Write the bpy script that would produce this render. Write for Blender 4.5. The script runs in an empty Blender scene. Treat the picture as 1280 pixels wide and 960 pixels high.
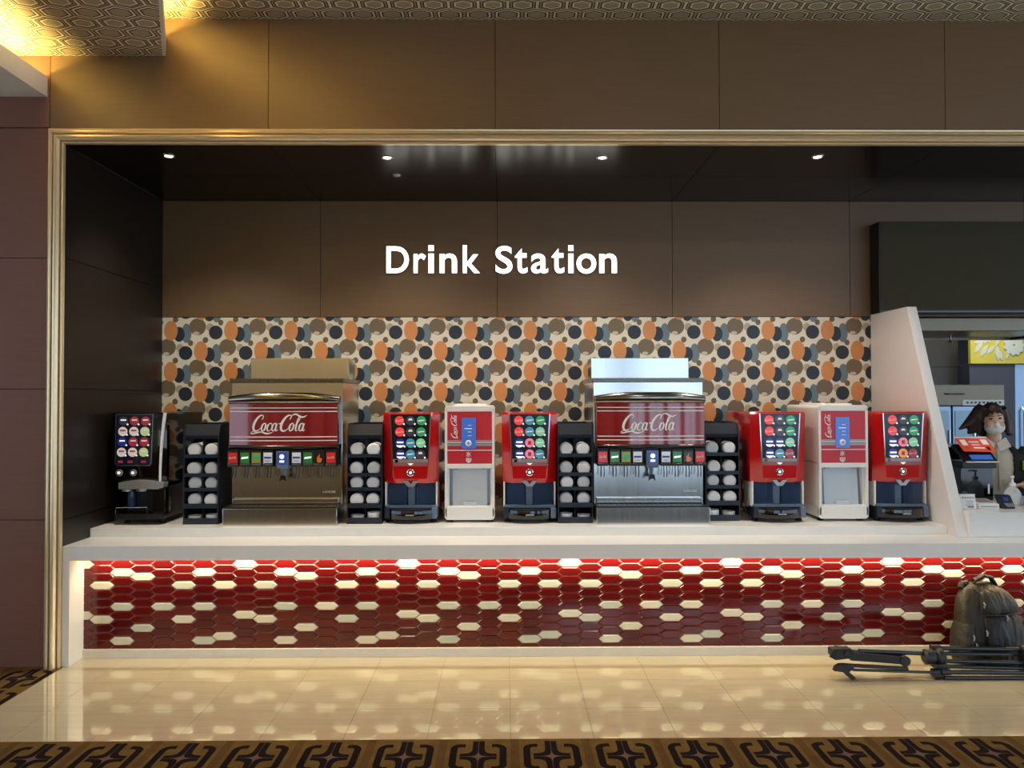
import bpy, bmesh, math, random
from mathutils import Vector, Matrix
random.seed(7)
S = bpy.context.scene
COL = S.collection
PI = math.pi

# ------------------------------------------------------------------ camera
cam_d = bpy.data.cameras.new('camera')
cam = bpy.data.objects.new('camera', cam_d); COL.objects.link(cam)
cam_d.sensor_width = 36.0
cam_d.lens = 961.0 / 1280.0 * 36.0
cam_d.clip_start = 0.05; cam_d.clip_end = 100
def camera_matrix(loc, pit, yaw, rol):
    X = Vector((math.cos(yaw), math.sin(yaw), 0)); Y = Vector((-math.sin(yaw), math.cos(yaw), 0)); Z = Vector((0, 0, 1))
    c, s = math.cos(pit), math.sin(pit); Y, Z = c*Y + s*Z, -s*Y + c*Z
    c, s = math.cos(rol), math.sin(rol); r = c*X - s*Z; u = s*X + c*Z
    m = Matrix((r, u, -Y)).transposed().to_4x4(); m.translation = loc
    return m
cam.matrix_world = camera_matrix(Vector((0, -4.7539, 1.64)), 0.0181, -0.0094, 0.0017)
S.camera = cam

# ------------------------------------------------------------------ view, world
S.view_settings.view_transform = 'Standard'
S.view_settings.look = 'None'
S.view_settings.gamma = 1.0
S.view_settings.use_curve_mapping = False
S.view_settings.exposure = 0.0
W = bpy.data.worlds.new('world'); S.world = W; W.use_nodes = True
W.node_tree.nodes['Background'].inputs[0].default_value = (0.64, 0.81, 1.0, 1)
W.node_tree.nodes['Background'].inputs[1].default_value = 2.0

# ------------------------------------------------------------------ large lights
def area(name, loc, direction, sx, sy, power, color, spread=PI, parent=None):
    l = bpy.data.lights.new(name, 'AREA'); l.shape = 'RECTANGLE'; l.size = sx; l.size_y = sy
    l.energy = power; l.color = color; l.spread = spread
    o = bpy.data.objects.new(name, l); COL.objects.link(o); o.location = loc
    o.rotation_euler = Vector(direction).to_track_quat('-Z', 'Y').to_euler()
    if parent: o.parent = parent
    return o
# daylight entering through the four tall windows of the lobby's rear wall
for wx in (1.7, 3.7, 5.7, 7.7):
    area('window_daylight', (wx, -10.95, 1.80), (0, 1, 0), 1.5, 3.3, 14, (0.50, 0.76, 1.0))
# unseen warm lamps added overhead to light the front wall and counter
for lx, ly in ((-3.4, -3.2), (-1.2, -3.2), (1.2, -3.2), (3.4, -3.2)):
    area('lobby_fill_light', (lx, ly, 3.97), (0, 0.25, -1), 0.25, 0.25, 9, (1.0, 0.80, 0.58))

for lx in (-6.0, -3.6, -1.2):  # unseen lamps added to brighten the rear wall for gold steel reflections
    area('added_wall_washer', (lx, -9.9, 3.95), (0, -0.6, -1), 1.2, 0.2, 60, (1.0, 0.78, 0.50))

# ------------------------------------------------------------------ materials
def lin(c):
    return tuple(((v/255.0)/12.92 if v/255.0 <= 0.04045 else ((v/255.0 + 0.055)/1.055)**2.4) for v in c) + (1.0,)
M = {}
class NT:
    def __init__(s, name):
        s.m = bpy.data.materials.new(name); s.m.use_nodes = True; s.t = s.m.node_tree
        s.b = s.t.nodes['Principled BSDF']; M[name] = s.m
    def n(s, typ, **kw):
        x = s.t.nodes.new(typ)
        for k, v in kw.items(): setattr(x, k, v)
        return x
    def link(s, a, b): s.t.links.new(a, b)
    def put(s, sock, v):
        if isinstance(v, bpy.types.NodeSocket): s.t.links.new(v, sock)
        else: sock.default_value = v
    def math(s, op, a, b=None, c=None, clamp=False):
        x = s.n('ShaderNodeMath', operation=op, use_clamp=clamp); s.put(x.inputs[0], a)
        if b is not None: s.put(x.inputs[1], b)
        if c is not None: s.put(x.inputs[2], c)
        return x.outputs[0]
    def mix(s, f, a, b):
        x = s.n('ShaderNodeMix', data_type='RGBA'); s.put(x.inputs[0], f); s.put(x.inputs[6], a); s.put(x.inputs[7], b)
        return x.outputs[2]
    def xyz(s):
        tc = s.n('ShaderNodeTexCoord'); sp = s.n('ShaderNodeSeparateXYZ'); s.link(tc.outputs['Object'], sp.inputs[0])
        return tc.outputs['Object'], sp.outputs[0], sp.outputs[1], sp.outputs[2]
    def noise(s, vec, scale, stretch=None, detail=3.0):
        if stretch:
            mp = s.n('ShaderNodeMapping'); s.link(vec, mp.inputs[0]); mp.inputs['Scale'].default_value = stretch; vec = mp.outputs[0]
        x = s.n('ShaderNodeTexNoise'); s.link(vec, x.inputs['Vector']); x.inputs['Scale'].default_value = scale; x.inputs['Detail'].default_value = detail
        return x.outputs[0]
    def bump(s, h, strength=0.2, dist=0.002):
        x = s.n('ShaderNodeBump'); s.put(x.inputs['Height'], h); x.inputs['Strength'].default_value = strength; x.inputs['Distance'].default_value = dist
        s.link(x.outputs[0], s.b.inputs['Normal'])
    def set(s, color=None, rough=None, metal=None, coat=None, spec=None, emit=None, es=0, trans=None, alpha=None, ior=None):
        I = s.b.inputs
        if color is not None: s.put(I['Base Color'], color)
        if rough is not None: s.put(I['Roughness'], rough)
        if metal is not None: I['Metallic'].default_value = metal
        if coat is not None: I['Coat Weight'].default_value = coat; I['Coat Roughness'].default_value = 0.05
        if spec is not None: I['Specular IOR Level'].default_value = spec
        if emit is not None: s.put(I['Emission Color'], emit); I['Emission Strength'].default_value = es
        if trans is not None: I['Transmission Weight'].default_value = trans
        if alpha is not None: I['Alpha'].default_value = alpha
        if ior is not None: I['IOR'].default_value = ior
        return s
def plain(name, rgb, rough=0.5, metal=0.0, var=0.06, scale=18, **kw):
    t = NT(name); v, x, y, z = t.xyz(); n = t.noise(v, scale); c = lin(rgb)
    lo = tuple(a*(1-var) for a in c[:3]) + (1,); hi = tuple(min(1, a*(1+var)) for a in c[:3]) + (1,)
    t.set(color=t.mix(n, lo, hi), rough=rough, metal=metal, **kw)
    return t
def wood(name, rgb, rough, var=0.22, coat=0.0, spec=0.5):
    t = NT(name); v, x, y, z = t.xyz()
    n1 = t.noise(v, 6, (0.6, 0.6, 14), 6); n2 = t.noise(v, 40, (0.5, 0.5, 8), 3)
    f = t.math('ADD', t.math('MULTIPLY', n1, 0.7), t.math('MULTIPLY', n2, 0.3))
    c = lin(rgb); lo = tuple(a*(1-var) for a in c[:3]) + (1,); hi = tuple(a*(1+var) for a in c[:3]) + (1,)
    t.set(color=t.mix(f, lo, hi), rough=rough, coat=coat, spec=spec); t.bump(n2, 0.05, 0.001)
    return t
def steel(name, rgb, rough):
    t = NT(name); v, x, y, z = t.xyz()
    n = t.noise(v, 60, (1, 1, 0.02), 2); c = lin(rgb)
    t.set(color=c, metal=1.0, rough=t.math('MULTIPLY_ADD', n, 0.08, rough))
    t.bump(n, 0.02, 0.0005)
wood('veneer_brown', (112, 86, 58), 0.42)
wood('veneer_red', (122, 78, 60), 0.5)
wood('veneer_back', (112, 86, 58), 0.42)
wood('veneer_shaded', (28, 21, 15), 0.4)  # wall veneer darkened: shade of the recess put into its colour
wood('soffit_shaded', (16, 12, 9), 0.22)  # soffit veneer darkened the same way, shade included in the colour
plain('leaf_print', (198, 200, 184), 0.4)
plain('lobby_wall', (178, 164, 130), 0.6)
plain('seam_black', (16, 11, 9), 0.8)
t = plain('gold_trim', (232, 210, 168), 0.22, metal=0.45)
plain('white_paint', (228, 222, 212), 0.55)
plain('counter_white', (240, 239, 236), 0.32, var=0.03, coat=0.2)
plain('divider_white', (232, 228, 226), 0.4, var=0.03)
plain('grout', (178, 120, 104), 0.7)
def tilemat(name, rgb, coat):
    t = plain(name, rgb, 0.12, var=0.12, scale=5, coat=coat)
tilemat('tile_red', (92, 14, 16), 0.1)
tilemat('tile_red_dark', (80, 12, 15), 0.1)
tilemat('tile_cream', (222, 214, 190), 0.2)
tilemat('tile_grey', (200, 200, 182), 0.2)
t = NT('floor_tile'); v, x, y, z = t.xyz()
n = t.noise(v, 3.0, (1.0, 9.0, 1.0), 5)
t.set(color=t.mix(n, lin((192, 180, 148)), lin((214, 202, 170))), rough=0.12, coat=1.0, spec=0.5)
t.b.inputs['Coat Roughness'].default_value = 0.008; t.b.inputs['Coat IOR'].default_value = 1.75
plain('floor_joint', (120, 104, 76), 0.7)
steel('steel', (198, 196, 188), 0.15)
steel('steel_smooth', (206, 206, 204), 0.12)
steel('steel_dark', (110, 106, 100), 0.24)
plain('steel_kitchen', (122, 112, 98), 0.38, metal=0.8)
plain('steel_door', (140, 160, 184), 0.3, metal=0.7)
plain('dark_bar', (74, 70, 66), 0.2, metal=0.9)
plain('bar_silver', (150, 144, 136), 0.16, metal=1.0, var=0.0)
plain('black_plastic', (18, 18, 20), 0.35)
plain('black_gloss', (10, 10, 12), 0.06, coat=0.5)
plain('black_matte', (22, 22, 24), 0.7)
plain('navy_plastic', (14, 27, 44), 0.42)
plain('navy_panel', (24, 30, 58), 0.12, coat=0.4)
plain('blue_grey', (96, 116, 140), 0.3)
plain('red_gloss', (196, 16, 22), 0.12, coat=0.7, var=0.03)
plain('red_panel', (142, 20, 34), 0.10, coat=1.0, var=0.05)
plain('red_print', (198, 40, 54), 0.35, var=0.03)
plain('pink_band', (176, 96, 100), 0.3)
plain('chrome', (220, 220, 222), 0.10, metal=1.0, var=0.0)
plain('silver', (176, 176, 178), 0.3, metal=0.6)
plain('ivory_plastic', (236, 234, 230), 0.35, var=0.02)
plain('bay_plastic', (196, 206, 216), 0.25, var=0.03)
plain('lid_white', (244, 244, 244), 0.4, var=0.03)
plain('print_white', (240, 238, 236), 0.5, var=0.0)
plain('print_grey', (168, 166, 168), 0.4, metal=0.4)
plain('print_blue', (40, 70, 150), 0.4)
plain('print_dark', (24, 24, 30), 0.5)
plain('rubber', (14, 14, 14), 0.8)
for nm, rgb in (('bag_cloth', (46, 40, 28)), ('bag_black', (20, 20, 18))):
    t = plain(nm, rgb, 0.55, var=0.2, scale=60); v, x, y, z = t.xyz()
    t.bump(t.noise(v, 9, (2.2, 1.0, 0.8), 4), 0.9, 0.03)
plain('tripod_black', (30, 30, 33), 0.4)
plain('tripod_tube', (62, 64, 68), 0.28, metal=0.7)
plain('monitor_glass', (64, 58, 40), 0.6, spec=0.15)
plain('skin', (224, 178, 152), 0.5, var=0.04)
plain('hair', (54, 33, 24), 0.45, var=0.35, scale=90)
plain('mask_cloth', (232, 228, 220), 0.8, var=0.02)
plain('shirt_cloth', (206, 196, 178), 0.85, var=0.05)
plain('collar_cloth', (232, 226, 214), 0.8)
plain('jacket_cloth', (24, 23, 25), 0.85)
plain('apron_blue', (58, 66, 84), 0.8)
plain('eye_dark', (30, 20, 16), 0.3)
plain('slate_wall', (62, 66, 76), 0.5)
plain('kitchen_dark', (52, 47, 40), 0.45)
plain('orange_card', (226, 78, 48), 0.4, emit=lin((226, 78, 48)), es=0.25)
plain('lime', (176, 190, 40), 0.5)
plain('card_white', (232, 230, 228), 0.4)
plain('grey_shadow', (150, 146, 150), 0.5)
plain('pan_glass', (150, 190, 220), 0.05, coat=0.5)
t = plain('clear_plastic', (240, 244, 246), 0.12, alpha=0.5)
t = plain('smoked_plastic', (60, 84, 120), 0.08, alpha=0.55, coat=0.5)
def glow(name, rgb, es, base=None):
    t = plain(name, base or rgb, 0.25, var=0.0, emit=lin(rgb), es=es, coat=0.3)
glow('sign_face', (255, 250, 240), 2.8)
glow('lamp_face', (255, 236, 205), 9.0)
glow('led_strip', (255, 214, 140), 6.0)
glow('screen_dark', (20, 20, 40), 0.3, (6, 6, 10))
glow('screen_blue', (70, 120, 210), 0.5, (40, 70, 130))
glow('bay_glow', (190, 210, 232), 0.12, (190, 204, 220))
glow('icon_red', (222, 60, 60), 0.55); glow('icon_green', (40, 140, 90), 0.55); glow('icon_teal', (60, 130, 150), 0.5)
glow('icon_navy', (26, 40, 120), 0.6); glow('icon_white', (236, 236, 240), 0.7); glow('icon_dark', (52, 54, 62), 0.4)
glow('icon_mint', (120, 190, 150), 0.5); glow('icon_orange', (220, 140, 70), 0.55); glow('icon_pink', (222, 120, 140), 0.55)
glow('icon_maroon', (140, 44, 58), 0.5); glow('icon_cream', (226, 214, 208), 0.35); glow('icon_lime', (196, 210, 160), 0.35)
glow('card_red', (214, 44, 40), 0.12); glow('card_green', (44, 130, 60), 0.12); glow('card_olive', (150, 150, 70), 0.12)
glow('card_pale', (220, 226, 234), 0.12); glow('card_blue', (36, 80, 176), 0.2); glow('card_black', (30, 18, 14), 0.1); glow('card_amber', (210, 110, 40), 0.1)

# wallpaper of overlapping pebbles: two interleaved rectangular lattices
t = NT('pebble_wallpaper'); v, x, y, z = t.xyz()
K = 0.001452                     # metres per drawing unit
PX, PZ = 327*K, 224*K
OX, OZ = -2.2905, 2.1625         # centre of one navy pebble
def ellipse(cx, cz, rx, rz):
    ds = []
    for ox, oz in ((0, 0), (0.5, 0.5)):
        u = t.math('SUBTRACT', t.math('FRACT', t.math('MULTIPLY_ADD', x, 1/PX, 0.5 - (OX + cx*K)/PX + ox)), 0.5)
        w = t.math('SUBTRACT', t.math('FRACT', t.math('MULTIPLY_ADD', z, 1/PZ, 0.5 - (OZ - cz*K)/PZ + oz)), 0.5)
        a = t.math('MULTIPLY', u, PX/(rx*K)); b = t.math('MULTIPLY', w, PZ/(rz*K))
        ds.append(t.math('ADD', t.math('MULTIPLY', a, a), t.math('MULTIPLY', b, b)))
    return t.math('LESS_THAN', t.math('MINIMUM', ds[0], ds[1]), 1.0)
c = lin((222, 216, 198))
for (cx, cz, rx, rz, rgb) in ((-32, -28, 20, 22, (176, 162, 138)), (168, 4, 27, 53, (100, 122, 134)), (128, 10, 30, 41, (24, 42, 58)), (228, -31, 46, 46, (112, 96, 74)),
                              (222, 4, 17, 9, (196, 188, 172)), (83, -10, 37, 54, (208, 138, 78)), (0, 0, 37, 38, (20, 40, 58)), (108, -71, 15, 16, (106, 88, 62)), (27, -54, 14, 16, (112, 92, 66))):
    c = t.mix(ellipse(cx, cz, rx, rz), c, lin(rgb))
n = t.noise(v, 30, (1, 1, 1)); c = t.mix(t.math('MULTIPLY', n, 0.12), c, lin((120, 108, 92)))
t.set(color=c, rough=0.45)

# ceiling paper: pointed hexagons with nested outlines, two alternating rows
t = NT('hexagon_paper'); v, x, y, z = t.xyz()
HX, HY = 0.178, 0.24
def hexd(ox, oy):
    u = t.math('ABSOLUTE', t.math('MULTIPLY', t.math('SUBTRACT', t.math('FRACT', t.math('MULTIPLY_ADD', x, 1/HX, ox + 0.38)), 0.5), 2.0))
    w = t.math('ABSOLUTE', t.math('MULTIPLY', t.math('SUBTRACT', t.math('FRACT', t.math('MULTIPLY_ADD', y, 1/HY, oy + 0.74)), 0.5), 2.0))
    return t.math('MAXIMUM', u, t.math('ADD', t.math('MULTIPLY', u, 0.5), t.math('MULTIPLY', w, 1.5)))
dA = hexd(0, 0); dB = hexd(0.5, 0.5)
def ramp(d, stops):
    r = t.n('ShaderNodeValToRGB'); r.color_ramp.interpolation = 'CONSTANT'; e = r.color_ramp.elements
    for i, (p, rgb) in enumerate(stops):
        el = e[i] if i < 2 else e.new(p)
        el.position = p; el.color = lin(rgb)
    t.link(d, r.inputs[0]); return r.outputs[0]
TA, DK, CR = (172, 158, 128), (56, 40, 26), (240, 230, 204)
cA = ramp(dA, [(0.0, TA), (0.58, DK), (0.68, CR), (0.82, DK), (0.91, TA)])
cB = ramp(dB, [(0.0, TA), (0.50, CR), (0.62, DK), (0.72, TA), (0.82, DK), (0.91, CR)])
t.set(color=t.mix(t.math('LESS_THAN', dA, dB), cB, cA), rough=0.6)

# carpet: scroll medallions in near black on old gold
t = NT('scroll_carpet'); v, x, y, z = t.xyz()
CP = 0.339
u = t.math('ABSOLUTE', t.math('MULTIPLY', t.math('SUBTRACT', t.math('FRACT', t.math('MULTIPLY_ADD', x, 1/CP, 0.5 + 0.125/CP)), 0.5), CP))
w = t.math('ABSOLUTE', t.math('MULTIPLY', t.math('SUBTRACT', t.math('FRACT', t.math('MULTIPLY_ADD', y, 1/CP, 0.5 + 1.205/CP)), 0.5), CP))
def band(d, lo, hi): return t.math('MULTIPLY', t.math('GREATER_THAN', d, lo), t.math('LESS_THAN', d, hi))
qx = t.math('MAXIMUM', t.math('SUBTRACT', u, 0.080), 0.0); qy = t.math('MAXIMUM', t.math('SUBTRACT', w, 0.075), 0.0)
box_d = t.math('SQRT', t.math('ADD', t.math('MULTIPLY', qx, qx), t.math('MULTIPLY', qy, qy)))
ring = t.math('MULTIPLY', band(box_d, 0.018, 0.051), t.math('GREATER_THAN', u, 0.062))
sm = t.n('ShaderNodeMath', operation='SMOOTH_MIN'); t.link(u, sm.inputs[0]); t.link(w, sm.inputs[1]); sm.inputs[2].default_value = 0.07
inner = t.math('MULTIPLY', t.math('MULTIPLY', band(sm.outputs[0], 0.001, 0.028), t.math('LESS_THAN', u, 0.085)), t.math('LESS_THAN', w, 0.155))
core = t.math('MULTIPLY', t.math('LESS_THAN', sm.outputs[0], 0.001), t.math('LESS_THAN', u, 0.085))
n = t.noise(v, 160); n2 = t.noise(v, 14)
gold = t.mix(t.math('MULTIPLY', n, n2), lin((84, 62, 30)), lin((160, 126, 66)))
stripe = t.math('GREATER_THAN', u, 0.150); gold = t.mix(t.math('MULTIPLY', stripe, 0.6), gold, lin((84, 56, 34)))
c = t.mix(core, gold, lin((112, 88, 76))); c = t.mix(t.math('MAXIMUM', ring, inner), c, lin((26, 16, 18)))
t.set(color=c, rough=0.95, spec=0.1); t.bump(n, 0.5, 0.006)

# yellow floral panel
t = NT('floral_yellow'); v, x, y, z = t.xyz()
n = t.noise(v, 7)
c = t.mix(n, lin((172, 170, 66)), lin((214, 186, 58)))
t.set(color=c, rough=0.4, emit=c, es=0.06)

# ------------------------------------------------------------------ mesh helpers
class MB:
    def __init__(s): s.bm = bmesh.new()
    def _add(s, b2):
        me = bpy.data.meshes.new('tmp'); b2.to_mesh(me); b2.free(); s.bm.from_mesh(me); bpy.data.meshes.remove(me); return s
    def box(s, x0, x1, y0, y1, z0, z1, bev=0.0, seg=2):
        b = bmesh.new(); r = bmesh.ops.create_cube(b, size=1.0)
        for vv in r['verts']:
            vv.co = Vector(((x0+x1)/2 + vv.co.x*(x1-x0), (y0+y1)/2 + vv.co.y*(y1-y0), (z0+z1)/2 + vv.co.z*(z1-z0)))
        if bev > 0: bmesh.ops.bevel(b, geom=b.edges[:], offset=bev, segments=seg, profile=0.5, affect='EDGES')
        return s._add(b)
    def prism(s, poly, axis, a, b_, bev=0.0, seg=2):
        # poly: (p,q) list; axis 'x': (y,z), 'y': (x,z), 'z': (x,y)
        b = bmesh.new()
        def co(p, h): return {'x': (h, p[0], p[1]), 'y': (p[0], h, p[1]), 'z': (p[0], p[1], h)}[axis]
        A = [b.verts.new(co(p, a)) for p in poly]; B = [b.verts.new(co(p, b_)) for p in poly]
        n = len(poly); b.faces.new(A); b.faces.new(B[::-1])
        for i in range(n): b.faces.new((A[i], B[i], B[(i+1) % n], A[(i+1) % n]))
        bmesh.ops.recalc_face_normals(b, faces=b.faces[:])
        if bev > 0: bmesh.ops.bevel(b, geom=b.edges[:], offset=bev, segments=seg, profile=0.5, affect='EDGES')
        return s._add(b)
    def loft(s, rings, caps=True):
        b = bmesh.new(); R = [[b.verts.new(p) for p in r] for r in rings]; n = len(rings[0])
        for i in range(len(R)-1):
            for j in range(n): b.faces.new((R[i][j], R[i][(j+1) % n], R[i+1][(j+1) % n], R[i+1][j]))
        if caps: b.faces.new(R[0][::-1]); b.faces.new(R[-1])
        bmesh.ops.recalc_face_normals(b, faces=b.faces[:])
        return s._add(b)
    def tube(s, pts, rad, seg=10):
        pts = [Vector(p) for p in pts]; rings = []
        for i, p in enumerate(pts):
            d = (pts[min(i+1, len(pts)-1)] - pts[max(i-1, 0)]).normalized()
            up = Vector((0, 0, 1)) if abs(d.z) < 0.9 else Vector((1, 0, 0))
            a = d.cross(up).normalized(); c = d.cross(a)
            r = rad[i] if isinstance(rad, (list, tuple)) else rad
            rings.append([p + (a*math.cos(2*PI*k/seg) + c*math.sin(2*PI*k/seg))*r for k in range(seg)])
        return s.loft(rings)
    def cyl(s, p0, p1, r0, r1=None, seg=20): return s.tube([p0, p1], [r0, r0 if r1 is None else r1], seg)
    def lathe(s, prof, c, axis='z', seg=24):
        # prof: (radius, height along axis)
        c = Vector(c); rings = []
        for r, h in prof:
            ring = []
            for k in range(seg):
                a = 2*PI*k/seg; p, q = r*math.cos(a), r*math.sin(a)
                ring.append(c + Vector({'z': (p, q, h), 'y': (p, h, q), 'x': (h, p, q)}[axis]))
            rings.append(ring)
        return s.loft(rings)
    def ball(s, c, rx, ry=None, rz=None, seg=16, rot=None):
        b = bmesh.new(); bmesh.ops.create_uvsphere(b, u_segments=seg, v_segments=max(8, seg*3//4), radius=1.0)
        ry = rx if ry is None else ry; rz = rx if rz is None else rz
        m = Matrix.Translation(Vector(c)) @ (rot.to_4x4() if rot else Matrix.Identity(4)) @ Matrix.Diagonal((rx, ry, rz, 1))
        bmesh.ops.transform(b, matrix=m, verts=b.verts[:]); return s._add(b)
    def disc(s, c, r, h=0.002, axis='y', seg=24):
        return s.lathe([(r, 0), (r, -h)] if axis == 'y' else [(r, 0), (r, h)], c, axis, seg)
    def bend(s, fn):
        for vv in s.bm.verts: vv.co = Vector(fn(vv.co))
        return s
    def mesh(s, name, mat, smooth=20):
        me = bpy.data.meshes.new(name); s.bm.to_mesh(me); s.bm.free()
        me.materials.append(M[mat])
        if smooth:
            me.polygons.foreach_set('use_smooth', [True]*len(me.polygons))
            try: me.set_sharp_from_angle(angle=math.radians(smooth))
            except Exception: pass
        return me
    def build(s, name, mat, parent=None, smooth=20, loc=(0, 0, 0)):
        o = bpy.data.objects.new(name, s.mesh(name, mat, smooth)); COL.objects.link(o); o.parent = parent; o.location = loc
        return o
def link(name, me, parent=None, loc=(0, 0, 0), scale=None, rot=None):
    o = bpy.data.objects.new(name, me); COL.objects.link(o); o.parent = parent; o.location = loc
    if scale: o.scale = scale
    if rot: o.rotation_euler = rot
    return o
def tag(o, label=None, cat=None, group=None, kind=None):
    if label: o['label'] = label
    if cat: o['category'] = cat
    if group: o['group'] = group
    if kind: o['kind'] = kind
    return o
def thing(name, loc, label, cat, group=None, rz=0.0):
    o = bpy.data.objects.new(name, None); COL.objects.link(o); o.location = loc; o.rotation_euler = (0, 0, rz)
    o.empty_display_size = 0.05
    return tag(o, label, cat, group)
def structure(name, mb, mat, parent=None, smooth=20):
    o = mb.build(name, mat, parent, smooth)
    if parent is None: o['kind'] = 'structure'
    return o
def BX(*a, **k): return MB().box(*a, **k)
def glyph_mesh(text, depth=0.0, offset=0.0, res=6):
    cu = bpy.data.curves.new('glyph', 'FONT'); cu.body = text; cu.extrude = depth; cu.offset = offset; cu.resolution_u = res
    ob = bpy.data.objects.new('glyph', cu); COL.objects.link(ob)
    dg = bpy.context.evaluated_depsgraph_get(); dg.update()
    me = bpy.data.meshes.new_from_object(ob.evaluated_get(dg)); bpy.data.objects.remove(ob); bpy.data.curves.remove(cu)
    return me
def text_obj(name, text, mat, x0, x1, z0, z1, y, depth, parent=None, offset=0.0, rot=0.0):
    """glyphs fitted to the box x0..x1, z0..z1, facing -Y, front face at y"""
    me = glyph_mesh(text, 0.5, offset)
    vs = me.vertices; xs = [p.co.x for p in vs]; ys = [p.co.y for p in vs]
    if not xs: return None
    a0, a1, b0, b1 = min(xs), max(xs), min(ys), max(ys)
    for p in vs:
        fx = (p.co.x-a0)/max(1e-6, a1-a0); fz = (p.co.y-b0)/max(1e-6, b1-b0); fy = p.co.z + 0.5
        if rot: fx, fz = 1-fz, fx
        p.co = Vector((x0 + fx*(x1-x0), y + (1-fy)*depth, z0 + fz*(z1-z0)))
    me.materials.clear(); me.materials.append(M[mat]); me.name = name
    o = bpy.data.objects.new(name, me); COL.objects.link(o); o.parent = parent
    return o

# script lettering drawn as pen strokes (x, y, width) in units of the x height
def catmull(P, n=7):
    out = []
    for i in range(len(P)-1):
        p0, p1, p2, p3 = P[max(i-1, 0)], P[i], P[i+1], P[min(i+2, len(P)-1)]
        for k in range(n):
            q = k/n
            out.append(tuple(0.5*((2*p1[j]) + (-p0[j]+p2[j])*q + (2*p0[j]-5*p1[j]+4*p2[j]-p3[j])*q*q + (-p0[j]+3*p1[j]-3*p2[j]+p3[j])*q**3) for j in range(3)))
    out.append(P[-1]); return out
def script_strokes():
    L = []
    def bigC(x): L.append([(x+1.02, 1.40, .08), (x+1.16, 1.70, .10), (x+.92, 1.95, .13), (x+.5, 1.78, .22), (x+.14, 1.2, .32), (x+.05, .6, .34), (x+.24, .14, .28), (x+.62, 0, .18), (x+1.0, .18, .09), (x+1.15, .42, .05)])
    def ring(x):
        P = []
        for k in range(11):
            a = PI*0.55 + 2*PI*k/10; P.append((x + .27*math.cos(a), .48 + .47*math.sin(a), .08 + .16*abs(math.cos(a))))
        L.append(P)
    def stem(x): L.append([(x, .95, .14), (x-.03, .5, .22), (x+.03, .1, .18), (x+.2, .03, .09), (x+.34, .22, .04)])
    bigC(0)
    L.append([(.35, .02, .05), (-.02, -.16, .10), (.1, -.34, .12), (.7, -.22, .17), (1.4, -.12, .15), (2.0, -.28, .20), (2.5, -.30, .16), (3.1, -.12, .03)])
    ring(1.55); L.append([(1.75, .8, .05), (1.95, .72, .05), (2.1, .85, .05)])
    L.append([(2.62, .72, .10), (2.55, .92, .10), (2.3, .92, .12), (2.1, .55, .22), (2.18, .12, .18), (2.45, .02, .10), (2.72, .25, .05)])
    ring(3.05); stem(3.36)
    L.append([(3.62, .86, .10), (3.78, .92, .15), (3.98, .86, .10)])
    bigC(3.95)
    L.append([(4.98, 1.45, .06), (5.2, 1.95, .12), (5.7, 2.06, .20), (6.3, 1.78, .22), (6.8, 1.72, .18), (7.25, 1.95, .04)])
    ring(5.5); L.append([(5.7, .8, .05), (5.9, .72, .05), (6.05, .9, .05)])
    L.append([(6.02, .5, .05), (6.3, 1.2, .08), (6.42, 1.72, .08), (6.28, 1.85, .09), (6.14, 1.3, .22), (6.12, .5, .24), (6.22, .06, .18), (6.45, .12, .06)])
    ring(6.85); stem(7.16)
    return L
def script_mesh(mat):
    me = bpy.data.meshes.new('script_lettering'); V, F = [], []
    for st in script_strokes():
        P = [(p[0] + .30*p[1], p[1], p[2]) for p in catmull(st)]; base = len(V)
        for i, p in enumerate(P):
            a, b = P[max(i-1, 0)], P[min(i+1, len(P)-1)]
            dx, dy = b[0]-a[0], b[1]-a[1]; l = math.hypot(dx, dy) or 1
            nx, ny = -dy/l*p[2]/2, dx/l*p[2]/2
            V += [((p[0]+nx)/7.9 - .5, 0, (p[1]+ny-.8)/7.9), ((p[0]-nx)/7.9 - .5, 0, (p[1]-ny-.8)/7.9)]
        for i in range(len(P)-1): F.append((base+2*i, base+2*i+1, base+2*i+3, base+2*i+2))
    me.from_pydata(V, [], F); me.materials.append(M[mat]); me.update(); return me
SCRIPT = script_mesh('print_white')

# ================================================================== THE SETTING
XL, XR = -2.713, 2.92            # recess side wall, divider's near face
YB = 1.348                       # back wall
ZS = 3.2095                      # recess soffit
SEAMX = [-5.62, -4.216, -2.812, -1.464, -0.057, 1.342, 2.759, 4.168, 5.577, 6.986]
SEAMZ = [0.0, 0.897, 1.700, 2.508, 3.314, 4.0]
def panels(parent, mat, spans_a, spans_b, axis, face, thick, gap=0.004, name='panel'):
    """flat panels with open joints; axis 'y': a = x, b = z ; 'x': a = y, b = z ; 'z': a = x, b = y"""
    g = gap/2
    for a0, a1 in spans_a:
        for b0, b1 in spans_b:
            lo, hi = min(face, face+thick), max(face, face+thick)
            if axis == 'y': m = BX(a0+g, a1-g, lo, hi, b0+g, b1-g)
            elif axis == 'x': m = BX(lo, hi, a0+g, a1-g, b0+g, b1-g)
            else: m = BX(a0+g, a1-g, b0+g, b1-g, lo, hi)
            m.build(name, mat, parent, 0)
def spans(v): return list(zip(v[:-1], v[1:]))

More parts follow.
